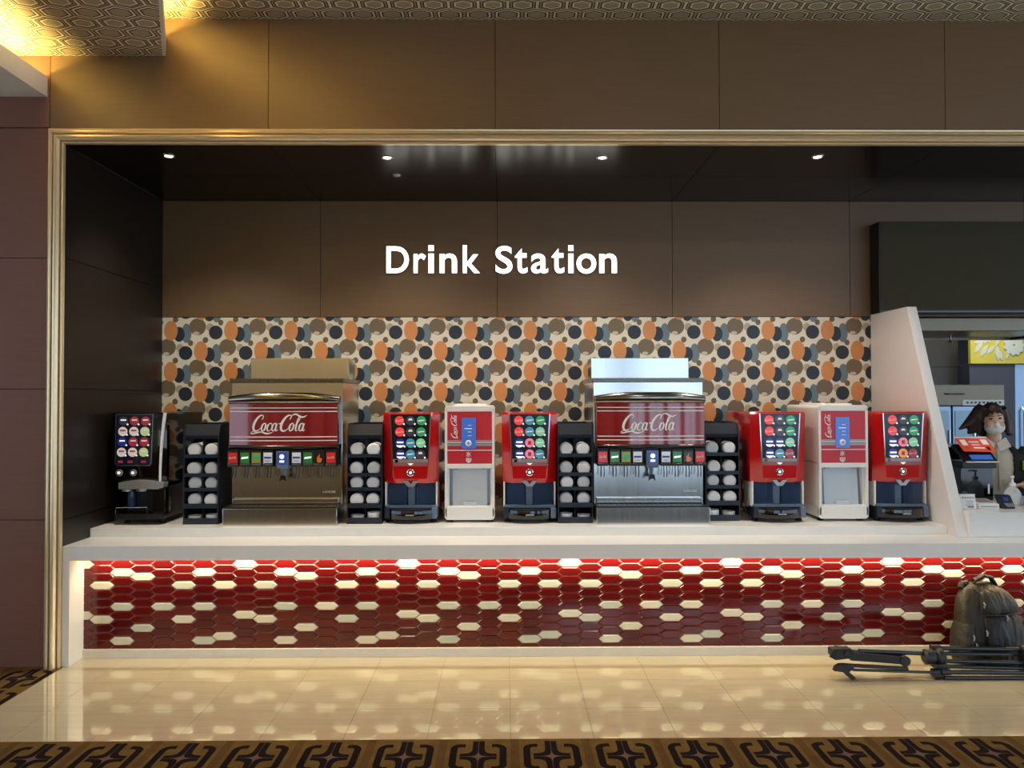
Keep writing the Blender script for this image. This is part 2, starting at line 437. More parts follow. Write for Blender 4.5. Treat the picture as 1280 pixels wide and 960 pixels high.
# carpet and tiled floor
structure('floor_carpet', BX(-9, 9, -11.2, -1.026, -0.05, 0.0), 'scroll_carpet')
structure('floor_carpet_side', BX(-9, -2.70, -1.026, 0.02, -0.05, 0.0), 'scroll_carpet')
fl = structure('floor', BX(-2.70, 7.0, -1.026, 4.4, -0.05, -0.006), 'floor_joint')
TW = 0.4033
fx = [-2.700] + [0.0256 + TW*k for k in range(-6, 12)]
fy = [-1.026, -0.662, -0.258, 0.145]
for a0, a1 in spans(fx):
    for b0, b1 in spans(fy):
        BX(a0+.001, a1-.001, b0+.001, b1-.001, -0.02, 0.0).build('tile', 'floor_tile', fl, 0)
BX(-2.700, 7.0, 0.146, 4.4, -0.02, 0.0).build('back_slab', 'floor_tile', fl, 0)

# left wall and band above the opening
w = structure('wall_left', BX(-7.0, -2.80, 0.021, 0.20, 0.0, 3.314), 'seam_black')
panels(w, 'veneer_red', [(-5.62, -4.216), (-4.216, -2.812)], spans(SEAMZ[:5]), 'y', 0.0, 0.02)
w = structure('wall_upper', BX(-7.0, 8.0, 0.021, 0.20, ZS+.01, 4.0), 'seam_black')
panels(w, 'veneer_red', spans(SEAMX[:3]), [(3.316, 4.002)], 'y', 0.0, 0.02)
panels(w, 'veneer_brown', spans(SEAMX[2:]), [(3.3065, 4.002)], 'y', 0.0, 0.02)
# recess: side wall, back wall, soffit
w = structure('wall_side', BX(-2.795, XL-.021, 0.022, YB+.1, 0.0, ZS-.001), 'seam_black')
panels(w, 'veneer_shaded', [(0.0, YB)], [(0.0, 0.897), (0.897, 1.700), (1.700, 2.508), (2.508, ZS)], 'x', XL, -0.02)
w = structure('wall_back', BX(-2.80, 7.0, YB+.021, YB+.10, 2.28, ZS+.1), 'seam_black')
panels(w, 'veneer_back', [(-2.713, -1.462)] + spans([-1.462, -0.058, 1.338, 2.760, 4.165, 5.57, 6.975]), [(2.284, ZS)], 'y', YB, 0.02)
structure('wall_papered', BX(-2.713, 2.96, YB+.006, YB+.10, 0.70, 2.282), 'pebble_wallpaper')
w = structure('ceiling_recess', BX(-2.80, 7.0, 0.20, YB+.1, ZS+.021, ZS+.1), 'seam_black')
panels(w, 'soffit_shaded', [(-2.713, -1.462)] + spans([-1.462, -0.058, 1.338, 2.760, 4.165, 5.57, 6.975]), [(0.0, 0.66), (0.66, YB)], 'z', ZS, 0.02, 0.003)
# gilt frame round the opening
prof = [(0.0, 0.0), (0.0, .026), (.005, .030), (.011, .028), (.012, .008), (.016, .008), (.018, .036), (.026, .050), (.036, .055), (.046, .050), (.054, .038), (.055, .014), (.060, .014), (.061, .038), (.068, .046), (.076, .042), (.078, .010), (.082, .010), (.083, .026), (.090, .028), (.0955, .022), (.0955, 0.0)]
rings = [[(XL-o, -p, 0.0) for o, p in prof], [(XL-o, -p, ZS+o) for o, p in prof], [(7.0, -p, ZS+o) for o, p in prof]]
structure('trim_1', MB().loft(rings), 'gold_trim', smooth=25)

# ceilings: main field, stepped soffit with lip, white slab with lip
structure('ceiling', BX(-9, 9, -11.2, 0.25, 4.0, 4.08), 'hexagon_paper')
E1, E2 = Vector((-2.100, 0.0)), Vector((-0.95, -2.79))
dd = (E2-E1).normalized(); nn = Vector((dd.y, -dd.x))            # nn points left, away from the edge
if nn.x > 0: nn = -nn
def off(p, k): return (p.x + nn.x*k, p.y + nn.y*k)
so = structure('ceiling_soffit', MB().prism([(E1.x, E1.y), (E2.x, E2.y), (-9, E2.y), (-9, 0.0)], 'z', 3.765, 3.785), 'hexagon_paper', smooth=0)
MB().prism([(E1.x, E1.y), (E2.x, E2.y), off(E2, .02), off(E1, .02)], 'z', 3.764, 3.885).build('soffit_lip', 'white_paint', so, 0)
sl = structure('ceiling_slab', BX(-9, -2.830, -5.0, 0.0, 3.509, 3.530), 'white_paint', smooth=0)
BX(-2.850, -2.829, -5.0, 0.0, 3.508, 3.634).build('slab_lip', 'white_paint', sl, 0)
area('cove_light', (-2.96, -1.60, 3.580), (0.12, 0, 1), 3.1, 0.06, 62, (1.0, 0.72, 0.20), parent=sl)
mid = E1*0.5 + E2*0.5; cpos = off(mid, .12)
L = area('cove_light', (cpos[0], cpos[1], 3.83), (-nn.x*0.15, -nn.y*0.15, 1), 0.06, 2.7, 85, (1.0, 0.71, 0.19), parent=so)
zax = -Vector((-nn.x*0.15, -nn.y*0.15, 1)).normalized(); yax = Vector((dd.x, dd.y, 0)); yax = (yax - zax*yax.dot(zax)).normalized(); xax = yax.cross(zax)
L.rotation_euler = Matrix((xax, yax, zax)).transposed().to_euler()
# lobby rear wall with its windows, and pilasters added to vary reflections, behind the viewer
for i, (a, b) in enumerate(((-8.2, -7.7), (-6.3, -5.9), (-5.0, -4.7), (-3.9, -3.75), (-2.6, -2.0), (-0.6, -0.3))):
    structure('trim_%d' % (i+2), BX(a, b, -11.0, -10.85, 0.0, 4.0), 'veneer_brown', smooth=0)
rw = structure('wall_rear', BX(-9, 0.9, -11.2, -11.0, 0.0, 4.0).box(8.5, 9, -11.2, -11.0, 0, 4).box(0.9, 8.5, -11.2, -11.0, 0, 0.1).box(0.9, 8.5, -11.2, -11.0, 3.5, 4).box(2.5, 2.9, -11.2, -11.0, .1, 3.5).box(4.5, 4.9, -11.2, -11.0, .1, 3.5).box(6.5, 6.9, -11.2, -11.0, .1, 3.5), 'lobby_wall', smooth=0)
for i, wx in enumerate((1.7, 3.7, 5.7, 7.7)):
    f = structure('window_%d' % (i+1), BX(wx-.86, wx-.76, -11.1, -10.9, .1, 3.5).box(wx+.76, wx+.86, -11.1, -10.9, .1, 3.5).box(wx-.76, wx+.76, -11.1, -10.9, .1, .16).box(wx-.76, wx+.76, -11.1, -10.9, 3.44, 3.5).box(wx-.03, wx+.03, -10.94, -10.88, .16, 3.44), 'print_grey', smooth=0)

# ================================================================== COUNTER
ZC, ZR, YR = 0.7358, 0.792, 0.31
ct = thing('serving_counter', (0, 0.163, 0), 'long counter front of red and cream elongated hexagon tiles in a white surround', 'counter')
BX(-2.673, 6.0, 0.008, 0.06, 0.045, 0.646).build('grout_bed', 'grout', ct, 0)
grout = [o for o in ct.children][0]
BX(-2.673, 6.0, -0.012, 0.05, 0.0, 0.056, bev=.002).build('plinth_board', 'white_paint', ct)
BX(-2.712, -2.668, -0.163, 0.9, 0.0, 0.646, bev=.002).build('end_panel', 'counter_white', ct)
BX(-2.66, 6.0, -0.075, -0.045, 0.632, 0.646).build('light_strip', 'led_strip', ct, 0)
area('under_counter_light', (1.6, -0.045, 0.628), (0, 0.35, -1), 8.4, 0.03, 30, (1.0, 0.86, 0.58), parent=ct)
# hexagon tiles : columns of pitch PCOL, rows of pitch PROW, odd columns half a row lower
PCOL, PROW = 0.12915, 0.05365
COL0, ROW0 = -1.652, 0.5885
HW, HF, HH = 0.0765, 0.0475, 0.0252
def hexmesh(name, mat, clip0=None, clip1=None):
    b = MB()
    def ring(k, y, s): return [(-(HW-s), y, 0), (-(HF-s*.6), y, HH-s), (HF-s*.6, y, HH-s), (HW-s, y, 0), (HF-s*.6, y, -(HH-s)), (-(HF-s*.6), y, -(HH-s))]
    b.loft([ring(0, 0.010, 0), ring(1, 0.004, 0.0), ring(2, 0.0, 0.006)])
    return b.mesh(name, mat, 0)
HM = {k: hexmesh('tile', k) for k in ('tile_red', 'tile_red_dark', 'tile_cream', 'tile_grey')}
CREAM = {(0, 0), (0, 6), (2, 1), (2, 5), (2, 9), (4, 5), (6, 1), (6, 5), (6, 9), (1, 2), (1, 6), (3, 1), (3, 7), (5, 2), (5, 6), (7, 2), (7, 8)}
rest = {k: MB() for k in HM}
cells = []
for col in range(-7, 40):
    cx = COL0 + PCOL*col
    for row in range(-1, 11):
        cz = ROW0 - PROW*row - (PROW/2 if col % 2 else 0)
        if cz - HH < 0.055 or cz + HH > 0.640: continue
        cells.append((col, row, cx, cz))
vis = [c for c in cells if c[2] < 3.22 and not (2.78 < c[2] < 3.18 and c[3] < 0.44)]
cream = [c for c in vis if (c[0] % 8, c[1]) in CREAM]
red = sorted([c for c in vis if (c[0] % 8, c[1]) not in CREAM], key=lambda c: abs(c[2] - 0.05))
single = set((c[0], c[1]) for c in cream + red[:300-len(cream)])
rr = random.Random(3)
for col, row, cx, cz in cells:
    if (col % 8, row) in CREAM: k = 'tile_cream' if rr.random() < .6 else 'tile_grey'
    else: k = 'tile_red' if rr.random() < .6 else 'tile_red_dark'
    if (col, row) in single:
        link('tile', HM[k], grout, (cx, 0.0, cz))
    else:
        b2 = bmesh.new(); b2.from_mesh(HM[k]); bmesh.ops.translate(b2, verts=b2.verts[:], vec=(cx, 0, cz)); rest[k]._add(b2)
# cut tiles along the top, bottom and left edges
def cut_tile(cx, cz, k):
    def clip(poly, f, t):       # keep where f(p) >= 0
        out = []
        for i in range(len(poly)):
            a, b = poly[i], poly[(i+1) % len(poly)]; fa, fb = f(a), f(b)
            if fa >= 0: out.append(a)
            if fa*fb < 0:
                q = fa/(fa-fb); out.append((a[0]+(b[0]-a[0])*q, a[1]+(b[1]-a[1])*q))
        return out
    P = [(cx-HW, cz), (cx-HF, cz+HH), (cx+HF, cz+HH), (cx+HW, cz), (cx+HF, cz-HH), (cx-HF, cz-HH)]
    for f in (lambda p: p[0]+2.670, lambda p: p[1]-0.058, lambda p: 0.640-p[1]):
        P = clip(P, f, 0)
        if len(P) < 3: return
    rest[k].prism(P, 'y', 0.0015, 0.010)
for col in range(-8, 40):
    cx = COL0 + PCOL*col
    for row in range(-1, 11):
        cz = ROW0 - PROW*row - (PROW/2 if col % 2 else 0)
        if (col > -8) and not (cz - HH < 0.055 or cz + HH > 0.640): continue
        if cz + HH < 0.062 or cz - HH > 0.636: continue
        cut_tile(cx, cz, 'tile_cream' if (col % 8, row) in CREAM else 'tile_red')
for k, mb in rest.items():
    o = mb.build('tile_remainder', k, grout, 0); o['kind'] = 'stuff'

wt = tag(MB().prism([(XL+.001, 0.0), (6.0, 0.0), (6.0, 1.02), (2.998, 1.02), (2.998, YB), (XL+.001, YB)], 'z', 0.646, ZC, bev=.003).build('worktop', 'counter_white'), 'long white worktop slab with a thick front edge above the tiles', 'worktop')
tag(BX(XL+.002, 2.919, YR, YB, ZC, ZR, bev=.003).build('raised_step', 'counter_white'), 'low white step on the worktop carrying the row of drink machines', 'counter step')
dv = thing('divider_panel', (2.957, 0.2, ZC), 'white upright divider panel with a slanted front edge beside the register', 'divider')
MB().prism([(0.0, 0), (0.595, 1.562), (1.148, 1.562), (1.148, 0)], 'x', -.0365, .0365, bev=.003).build('board', 'divider_white', dv)
rc = thing('register_counter', (4.4, 0.2, ZC), 'raised white block of counter carrying the cash register', 'counter')
BX(-1.405, 1.6, 0.0, 0.80, 0.0, 0.150, bev=.003).build('carcass', 'counter_white', rc)
BX(-1.405, 1.6, -.004, 0.82, 0.146, 0.159, bev=.002).build('top', 'counter_white', rc)

# ================================================================== SIGN
SG = [('D', 82, 190, 108, 237), ('r', 213, 272, 143, 237), ('i', 284, 310, 103, 237), ('n', 338, 422, 143, 237), ('k', 450, 532, 103, 237),
      ('S', 608, 690, 106, 240), ('t', 702, 762, 118, 239), ('a', 780, 862, 143, 239), ('t', 880, 940, 118, 239), ('i', 960, 985, 103, 237), ('o', 1000, 1095, 143, 240), ('n', 1110, 1195, 143, 237)]
sg = thing('wall_sign', (0.08, 1.31, 2.63), 'white illuminated raised letters reading Drink Station on the wood wall', 'sign')
def sx(c): return (480 + c/3.88 - 649.0)*0.006355 + 0.006
def sz(c): return 1.64 - ((280 + c/3.88) - 496.6)*0.006355
for ch, a0, a1, b0, b1 in SG:
    if ch == 'i':      # square dotted
        x0, x1, z0, z1 = sx(a0) - .08, sx(a1) - .08, sz(b1) - 2.63, sz(b0) - 2.63; h = z1 - z0
        o = BX(x0, x1, 0.0, .006, z0, z0 + h*.70).box(x0, x1, 0.0, .006, z0 + h*.80, z1).build('letter', 'sign_face', sg, 0)
        BX(x0, x1, .0061, .0391, z0, z0 + h*.70).box(x0, x1, .0061, .0391, z0 + h*.80, z1).build('letter_return', 'silver', o, 0)
        continue
    o = text_obj('letter', ch, 'sign_face', sx(a0) - .08, sx(a1) - .08, sz(b1) - 2.63, sz(b0) - 2.63, 0.0, 0.006, sg, offset=0.014)
    b = text_obj('letter_return', ch, 'silver', sx(a0) - .08, sx(a1) - .08, sz(b1) - 2.63, sz(b0) - 2.63, 0.0061, 0.033, o, offset=0.014)

# ================================================================== DOWNLIGHTS
DL = [(-2.172, .216, 'above the black coffee machine'), (-.765, .243, 'over the grey sensor head'), (.640, .238, 'above the fountain with the sky reflection'), (2.043, .216, 'above the white ice dispenser beside the divider')]
for x0, y0, wh in DL:
    d = thing('downlight', (x0, y0, ZS), 'round recessed downlight in the dark soffit ' + wh, 'downlight', 'downlights in the recess soffit')
    MB().lathe([(.026, -.001), (.036, -.006), (.042, -.003), (.042, .001)], (0, 0, 0), 'z').build('rim', 'chrome', d)
    MB().lathe([(.025, -.0025), (.025, .001)], (0, 0, 0), 'z').build('lens', 'lamp_face', d)
    l = bpy.data.lights.new('downlight_lamp', 'SPOT'); l.energy = 92; l.color = (1.0, .89, .74); l.spot_size = 1.9; l.spot_blend = .8; l.shadow_soft_size = .03
    lo = bpy.data.objects.new('downlight_lamp', l); COL.objects.link(lo); lo.parent = d; lo.location = (0, 0, -.012); lo.rotation_euler = (0.22, 0, 0)
d = thing('smoke_sensor', (-.758, .64, ZS), 'tiny grey sensor head on the dark soffit', 'sensor')
MB().lathe([(.018, -.010), (.026, -.006), (.028, .001)], (0, 0, 0), 'z').build('head', 'silver', d)

# ================================================================== SODA FOUNTAINS
def arc_front(x, half, y_edge, bulge): return y_edge - bulge*(1 - (x/half)**2)
def curved_sheet(x0, x1, z0, z1, half, ye, bulge, lift, thick, n=16):
    poly = []
    xs = [x0 + (x1-x0)*i/n for i in range(n+1)]
    f = [(x, arc_front(x, half, ye, bulge) - lift) for x in xs]
    b = [(x, y + thick) for x, y in f][::-1]
    return MB().prism(f + b, 'z', z0, z1)
VX = [-.330, -.249, -.173, -.095, .004, .096, .173, .247, .327]
def soda_fountain(cx, label, logo_x, dark_bar_mat, body_mat):
    t = thing('soda_fountain', (cx, .38, ZR), label, 'drink machine', 'soda fountains')
    BX(-.380, .380, 0.0, .75, 0.0, .116, bev=.004).build('drip_base', body_mat, t)
    rim = BX(-.374, .374, .004, .168, .112, .124).build('drip_tray', 'black_plastic', t, 0)
    for k in range(22):
        BX(-.355 + k*.0335, -.345 + k*.0335, .02, .16, .123, .1265).build('grille_bar', 'steel_dark', rim, 0)
    BX(-.380, .380, .170, .75, .110, .958, bev=.004).build('cabinet', body_mat, t)
    BX(-.362, .362, .132, .172, .128, .162, bev=.003).build('splash_ledge', body_mat, t)
    BX(-.388, .388, .150, .758, .955, .984, bev=.003).build('top_cap', dark_bar_mat, t)
    BX(-.358, .358, .490, .72, .980, 1.140, bev=.003).build('ice_lid', body_mat, t)
    # lit sign housing with bowed red front
    hb = BX(-.366, .366, .10, .172, .52, .85, bev=.004).build('sign_housing', 'dark_bar', t)
    sheet = curved_sheet(-.366, .366, .533, .812, .366, .085, .035, 0, .02).build('sign_panel', 'red_panel', t, 50)
    for z0, z1 in ((.780, .786), (.756, .762), (.585, .591), (.560, .566)):
        curved_sheet(-.362, .362, z0, z1, .366, .085, .035, .0015, .002).build('pin_stripe', 'print_white', sheet, 50)
    # script lettering bent to the bow
    me = SCRIPT.copy()
    for p in me.vertices:
        X = logo_x + p.co.x*.375; Z = .672 + p.co.z*.375*1.15
        p.co = Vector((X, arc_front(X, .366, .085, .035) - .0025, Z))
    link('script_lettering', me, sheet)
    n = 20
    up = []
    for i in range(n+1):
        x = -.374 + .748*i/n; a = 1 - (x/.374)**2
        ye = arc_front(x, .374, .092, .04); zt = .862 + .024*min(1, a*1.25)
        r = []
        for k in range(10):
            th = PI*1.0*k/9; r.append((x, ye - .028*math.sin(th) + .012, (.810+zt)/2 - (zt-.810)/2*math.cos(th)))
        r += [(x, .168, zt), (x, .168, .810)]
        up.append(r)
    MB().loft(up).build('upper_bar', 'bar_silver', t, 50)
    lo = []
    for i in range(n+1):
        x = -.374 + .748*i/n; ye = arc_front(x, .374, .092, .04)
        r = [(x, ye - .020*math.sin(PI*k/7) + .012, .520 - .015*math.cos(PI*k/7)) for k in range(8)] + [(x, .168, .535), (x, .168, .505)]
        lo.append(r)
    MB().loft(lo).build('lower_bar', 'dark_bar', t, 50)
    BX(-.372, .372, .10, .172, .40, .507).build('valve_rail', 'black_plastic', t, 0)
    cards = ['card_red', 'card_green', 'card_olive', 'card_pale', 'card_blue', 'card_pale', 'card_green', 'card_black', 'card_red']
    for i, (vx, cm) in enumerate(zip(VX, cards)):
        if i == 4:
            v = MB().prism([(.035, .492), (.035, .40), (.055, .375), (.12, .375), (.12, .492)], 'x', vx-.040, vx+.040, bev=.003).build('valve', 'blue_grey', t)
            c = BX(vx-.030, vx+.030, .031, .036, .405, .488).build('flavour_card', cm, v, 0)
            MB().lathe([(.016, -.002), (.016, .002)], (vx, .030, .458), 'y').build('card_mark', 'icon_white', c)
            BX(vx-.016, vx+.016, .029, .032, .418, .433).build('card_mark', 'icon_white', c, 0)
            MB().cyl((vx, .09, .385), (vx, .085, .325), .014, .012).build('nozzle', 'blue_grey', v)
            MB().prism([(vx-.016, .33), (vx+.016, .33), (vx+.024, .285), (vx+.010, .300), (vx-.010, .300), (vx-.024, .285)], 'y', .060, .075).build('lever', 'black_plastic', v, 0)
            continue
        v = MB().prism([(.052, .500), (.052, .412), (.040, .405), (.050, .388), (.12, .388), (.12, .500)], 'x', vx-.036, vx+.036, bev=.003).build('valve', 'black_plastic', t)
        c = BX(vx-.029, vx+.029, .048, .053, .414, .484).build('flavour_card', cm, v, 0)
        if cm == 'card_red':
            link('card_mark', SCRIPT, c, (vx, .0465, .450), (.050, 1, .050))
        elif cm == 'card_green':
            MB().prism([(vx-.024, .440), (vx+.022, .446), (vx+.024, .458), (vx-.022, .453)], 'y', .0465, .0482).build('card_mark', 'icon_white', c, 0)
        elif cm == 'card_olive':
            MB().prism([(vx-.022, .446), (vx, .436), (vx+.022, .446), (vx+.018, .462), (vx, .470), (vx-.018, .462)], 'y', .0465, .0482).build('card_mark', 'icon_green', c, 0)
        elif cm == 'card_pale':
            BX(vx-.024, vx+.024, .0465, .0482, .444, .456).build('card_mark', 'print_blue', c, 0)
            BX(vx-.018, vx+.018, .0465, .0482, .424, .430).build('card_mark', 'print_grey', c, 0)
        elif cm == 'card_black':
            MB().prism([(vx-.012, .416), (vx+.014, .416), (vx+.022, .440), (vx+.004, .452), (vx+.008, .474), (vx-.014, .450)], 'y', .0465, .0482).build('card_mark', 'card_amber', c, 0)
        for q in (-.008, .012):
            MB().tube([(vx+q, .085, .390), (vx+q+.001, .078, .345), (vx+q-.002, .072, .312)], .0035, 6).build('lever', 'black_plastic', v)
    text_obj('maker_name', 'LANCER', 'print_white', .245, .335, .198, .213, .1685, .0015, t, offset=.01)
    MB().cyl((.384, .20, .54), (.372, .20, .54), .005).build('screw', 'chrome', t)
    return t
soda_fountain(-1.496, 'stainless soda fountain with warm gold sheen standing next to the coffee machine rack', -.018, 'steel_dark', 'steel')
soda_fountain(.990, 'stainless soda fountain with bluish window reflections between two lid racks', -.012, 'steel_dark', 'steel_smooth')

# ================================================================== RED DISPENSERS
ICONS = {
 'a': ['icon_red', 'icon_dark', 'icon_green', 'icon_red', 'icon_dark', 'icon_green', 'icon_navy', 'icon_teal', 'icon_mint', 'icon_navy', 'icon_teal', 'icon_dark'],
 'b': ['icon_red', 'icon_teal', 'icon_green', 'icon_red', 'icon_teal', 'icon_mint', 'icon_navy', 'icon_pink', 'icon_mint', 'icon_navy', 'icon_pink', 'icon_teal'],
 'c': ['icon_red', 'icon_dark', 'icon_green', 'icon_red', 'icon_dark', 'icon_green', 'icon_navy', 'icon_navy', 'icon_mint', 'icon_navy', 'icon_teal', 'icon_maroon'],
 'd': ['icon_red', 'icon_dark', 'icon_green', 'icon_red', 'icon_dark', 'icon_green', 'icon_navy', 'icon_pink', 'icon_mint', 'icon_navy', 'icon_orange', 'icon_maroon']}
def icon(t, mat, x, y, z, r, sub=True):
    o = MB().disc((x, y, z), r, .002, 'y', 20).build('drink_icon', mat, t)
    if mat == 'icon_navy':
        MB().prism([(x-r*.86, z-r*.45)] + [(x+r*.97*math.cos(a), z+r*.97*math.sin(a)) for a in [PI*(1.16+.68*k/8) for k in range(9)]] + [(x+r*.86, z-r*.45)], 'y', y-.003, y-.0018).build('icon_mark', 'icon_white', o, 0)
        BX(x-r*.7, x+r*.7, y-.003, y-.0018, z-.02*r, z+r*.34).build('icon_mark', 'icon_white', o, 0)
    elif mat in ('icon_red', 'icon_maroon'):
        link('icon_mark', SCRIPT, o, (x, y-.003, z), (r*1.7, 1, r*1.7))
    elif mat in ('icon_green', 'icon_mint', 'icon_teal'):
        MB().prism([(x-r*.7, z-r*.2), (x+r*.6, z-r*.02), (x+r*.75, z+r*.22), (x-r*.6, z+r*.1)], 'y', y-.003, y-.0018).build('icon_mark', 'icon_cream', o, 0)
    elif mat == 'icon_dark':
        MB().prism([(x-r*.5, z+r*.05), (x+r*.5, z+r*.05), (x+r*.3, z+r*.5), (x-r*.3, z+r*.5)], 'y', y-.003, y-.0018).build('icon_mark', 'icon_cream', o, 0)
    elif mat in ('icon_pink', 'icon_orange', 'icon_lime'):
        BX(x-r*.35, x+r*.35, y-.003, y-.0018, z-r*.4, z+r*.4).build('icon_mark', 'icon_maroon' if mat != 'icon_lime' else 'icon_green', o, 0)
    MB().disc((x+r*.95, y-.002, z-r*.72), r*.20, .002, 'y', 10).build('selector_dot', 'icon_white', o)
    return o
def plan(hw_face, hw_body, y_face, y_side, y_back, z):
    return [(-hw_body, y_back, z), (-hw_body, y_side, z), (-hw_face-.012, y_face+.008, z), (-hw_face, y_face, z), (hw_face, y_face, z), (hw_face+.012, y_face+.008, z), (hw_body, y_side, z), (hw_body, y_back, z)]
def red_dispenser(cx, label, icons):
    t = thing('drink_dispenser', (cx, .47, ZR), label, 'drink machine', 'red touch panel drink dispensers')
    h = MB().loft([plan(.108, .184, .030, .070, .30, .268), plan(.112, .186, .010, .060, .30, .300), plan(.138, .190, .000, .040, .30, .735), plan(.134, .186, .010, .046, .30, .750)])
    h.build('hood', 'red_gloss', t, 30)
    BX(-.186, .186, .292, .62, .055, .748, bev=.008).build('rear_body', 'red_gloss', t)
    # touch panel
    def fy(z): return .010 - .010*(z-.300)/.435
    def quad(z0, z1, w0, w1, lift, th=.004):
        return MB().loft([[(-w0, fy(z0)-lift, z0), (w0, fy(z0)-lift, z0), (w0, fy(z0)-lift+th, z0), (-w0, fy(z0)-lift+th, z0)], [(-w1, fy(z1)-lift, z1), (w1, fy(z1)-lift, z1), (w1, fy(z1)-lift+th, z1), (-w1, fy(z1)-lift+th, z1)]])
    fr = quad(.386, .741, .120, .139, .002).build('panel_frame', 'pink_band', t, 0)
    quad(.436, .738, .1185, .134, .0035).build('touch_screen', 'screen_dark', fr, 0)
    quad(.412, .432, .117, .118, .0035).build('card_strip', 'print_grey', fr, 0)
    MB().prism([(-.020, .405), (.020, .405), (0, .391)], 'y', fy(.40)-.006, fy(.40)-.002).build('arrow_mark', 'icon_white', fr, 0)
    BX(-.105, -.085, fy(.42)-.005, fy(.42)-.002, .412, .430).build('reader_window', 'black_gloss', fr, 0)
    for sgn in (-1, 1):
        MB().loft([[(sgn*.1195-.003, fy(.386)-.005, .386), (sgn*.1195+.003, fy(.386)-.005, .386), (sgn*.1195+.003, fy(.386), .386), (sgn*.1195-.003, fy(.386), .386)],
                   [(sgn*.1375-.003, fy(.74)-.005, .740), (sgn*.1375+.003, fy(.74)-.005, .740), (sgn*.1375+.003, fy(.74), .740), (sgn*.1375-.003, fy(.74), .740)]]).build('edge_strip', 'chrome', fr, 0)
    for k, m in enumerate(ICONS[icons]):
        r_, c_ = divmod(k, 3); z = .695 - .076*r_
        icon(t, m, (-.074 + .074*c_)*(1 - .03*r_), fy(z)-.0035, z, .0315)
    b = MB().lathe([(.0255, .004), (.0255, -.004), (.019, -.007), (.0185, -.003)], (0, fy(.34), .342), 'y').build('pour_button', 'chrome', t)
    MB().lathe([(.0185, .0), (.0185, -.005)], (0, fy(.34), .342), 'y').build('button_ring', 'black_plastic', b)
    MB().lathe([(.010, .0), (.010, -.007)], (0, fy(.34), .342), 'y').build('button_mark', 'icon_white', b)
    # V shaped spout trim
    MB().prism([(-.052, .286), (-.020, .286), (0, .262), (.020, .286), (.052, .286), (.020, .246), (-.020, .246)], 'y', .006, .055, bev=.002).build('spout_trim', 'silver', t)
    # pouring bay
    BX(-.176, .176, .20, .296, .075, .275).build('bay_back', 'navy_panel', t, 0)
    for s_ in (-1, 1):
        BX(*sorted((s_*.167, s_*.179)), .045, .21, .085, .275, bev=.003).build('bay_post', 'ivory_plastic', t)
        x0, x1 = sorted((s_*.030, s_*.158))
        MB().prism([(x0, .06 + (.09 if s_ < 0 else 0)*0), (x1, .06), (x1, .19), (x0, .13)] if s_ > 0 else [(x0, .06), (x1, .06), (x1, .13), (x0, .19)], 'z', .110, .262).build('clear_shield', 'smoked_plastic', t, 0)
    BX(-.026, .026, .075, .20, .105, .262, bev=.006).build('spout_column', 'blue_grey', t)
    BX(-.174, .174, .028, .062, .098, .118, bev=.003).build('bay_sill', 'blue_grey', t)
    # bowed drip tray
    pl = [(.17*math.cos(a), .07 - .11*math.sin(a)) for a in [PI*k/18 for k in range(19)]] + [(-.17, .29), (.17, .29)]
    dt = MB().prism(pl, 'z', .028, .090, bev=.004).build('drip_tray', 'black_gloss', t)
    MB().prism([(p[0]*.92, .005 + p[1]*.92) for p in pl], 'z', .088, .093).build('grille', 'black_matte', dt, 0)
    for s_ in (-1, 1): BX(*sorted((s_*.142, s_*.180)), .010, .13, .030, .105, bev=.006).build('tray_arm', 'blue_grey' if s_ > 0 else 'navy_plastic', t)
    for fx_ in (-.150, .150):
        for fy_ in (.075, .56): MB().lathe([(.022, 0), (.022, .012), (.015, .016), (.015, .062)], (fx_, fy_, 0), 'z', 16).build('foot', 'rubber', t)
    BX(-.028, .028, -.0415, -.036, .056, .064).build('badge', 'print_grey', dt, 0)
    return t
red_dispenser(-.640, 'red drink dispenser with a black screen between a lid rack and an ice dispenser', 'a')
red_dispenser(.168, 'red drink dispenser with pale glare on its screen beside a lid rack', 'b')
red_dispenser(1.872, 'red drink dispenser whose long side panel shows, next to the white-sided ice dispenser', 'c')
red_dispenser(2.716, 'red drink dispenser standing against the white slanted divider', 'd')

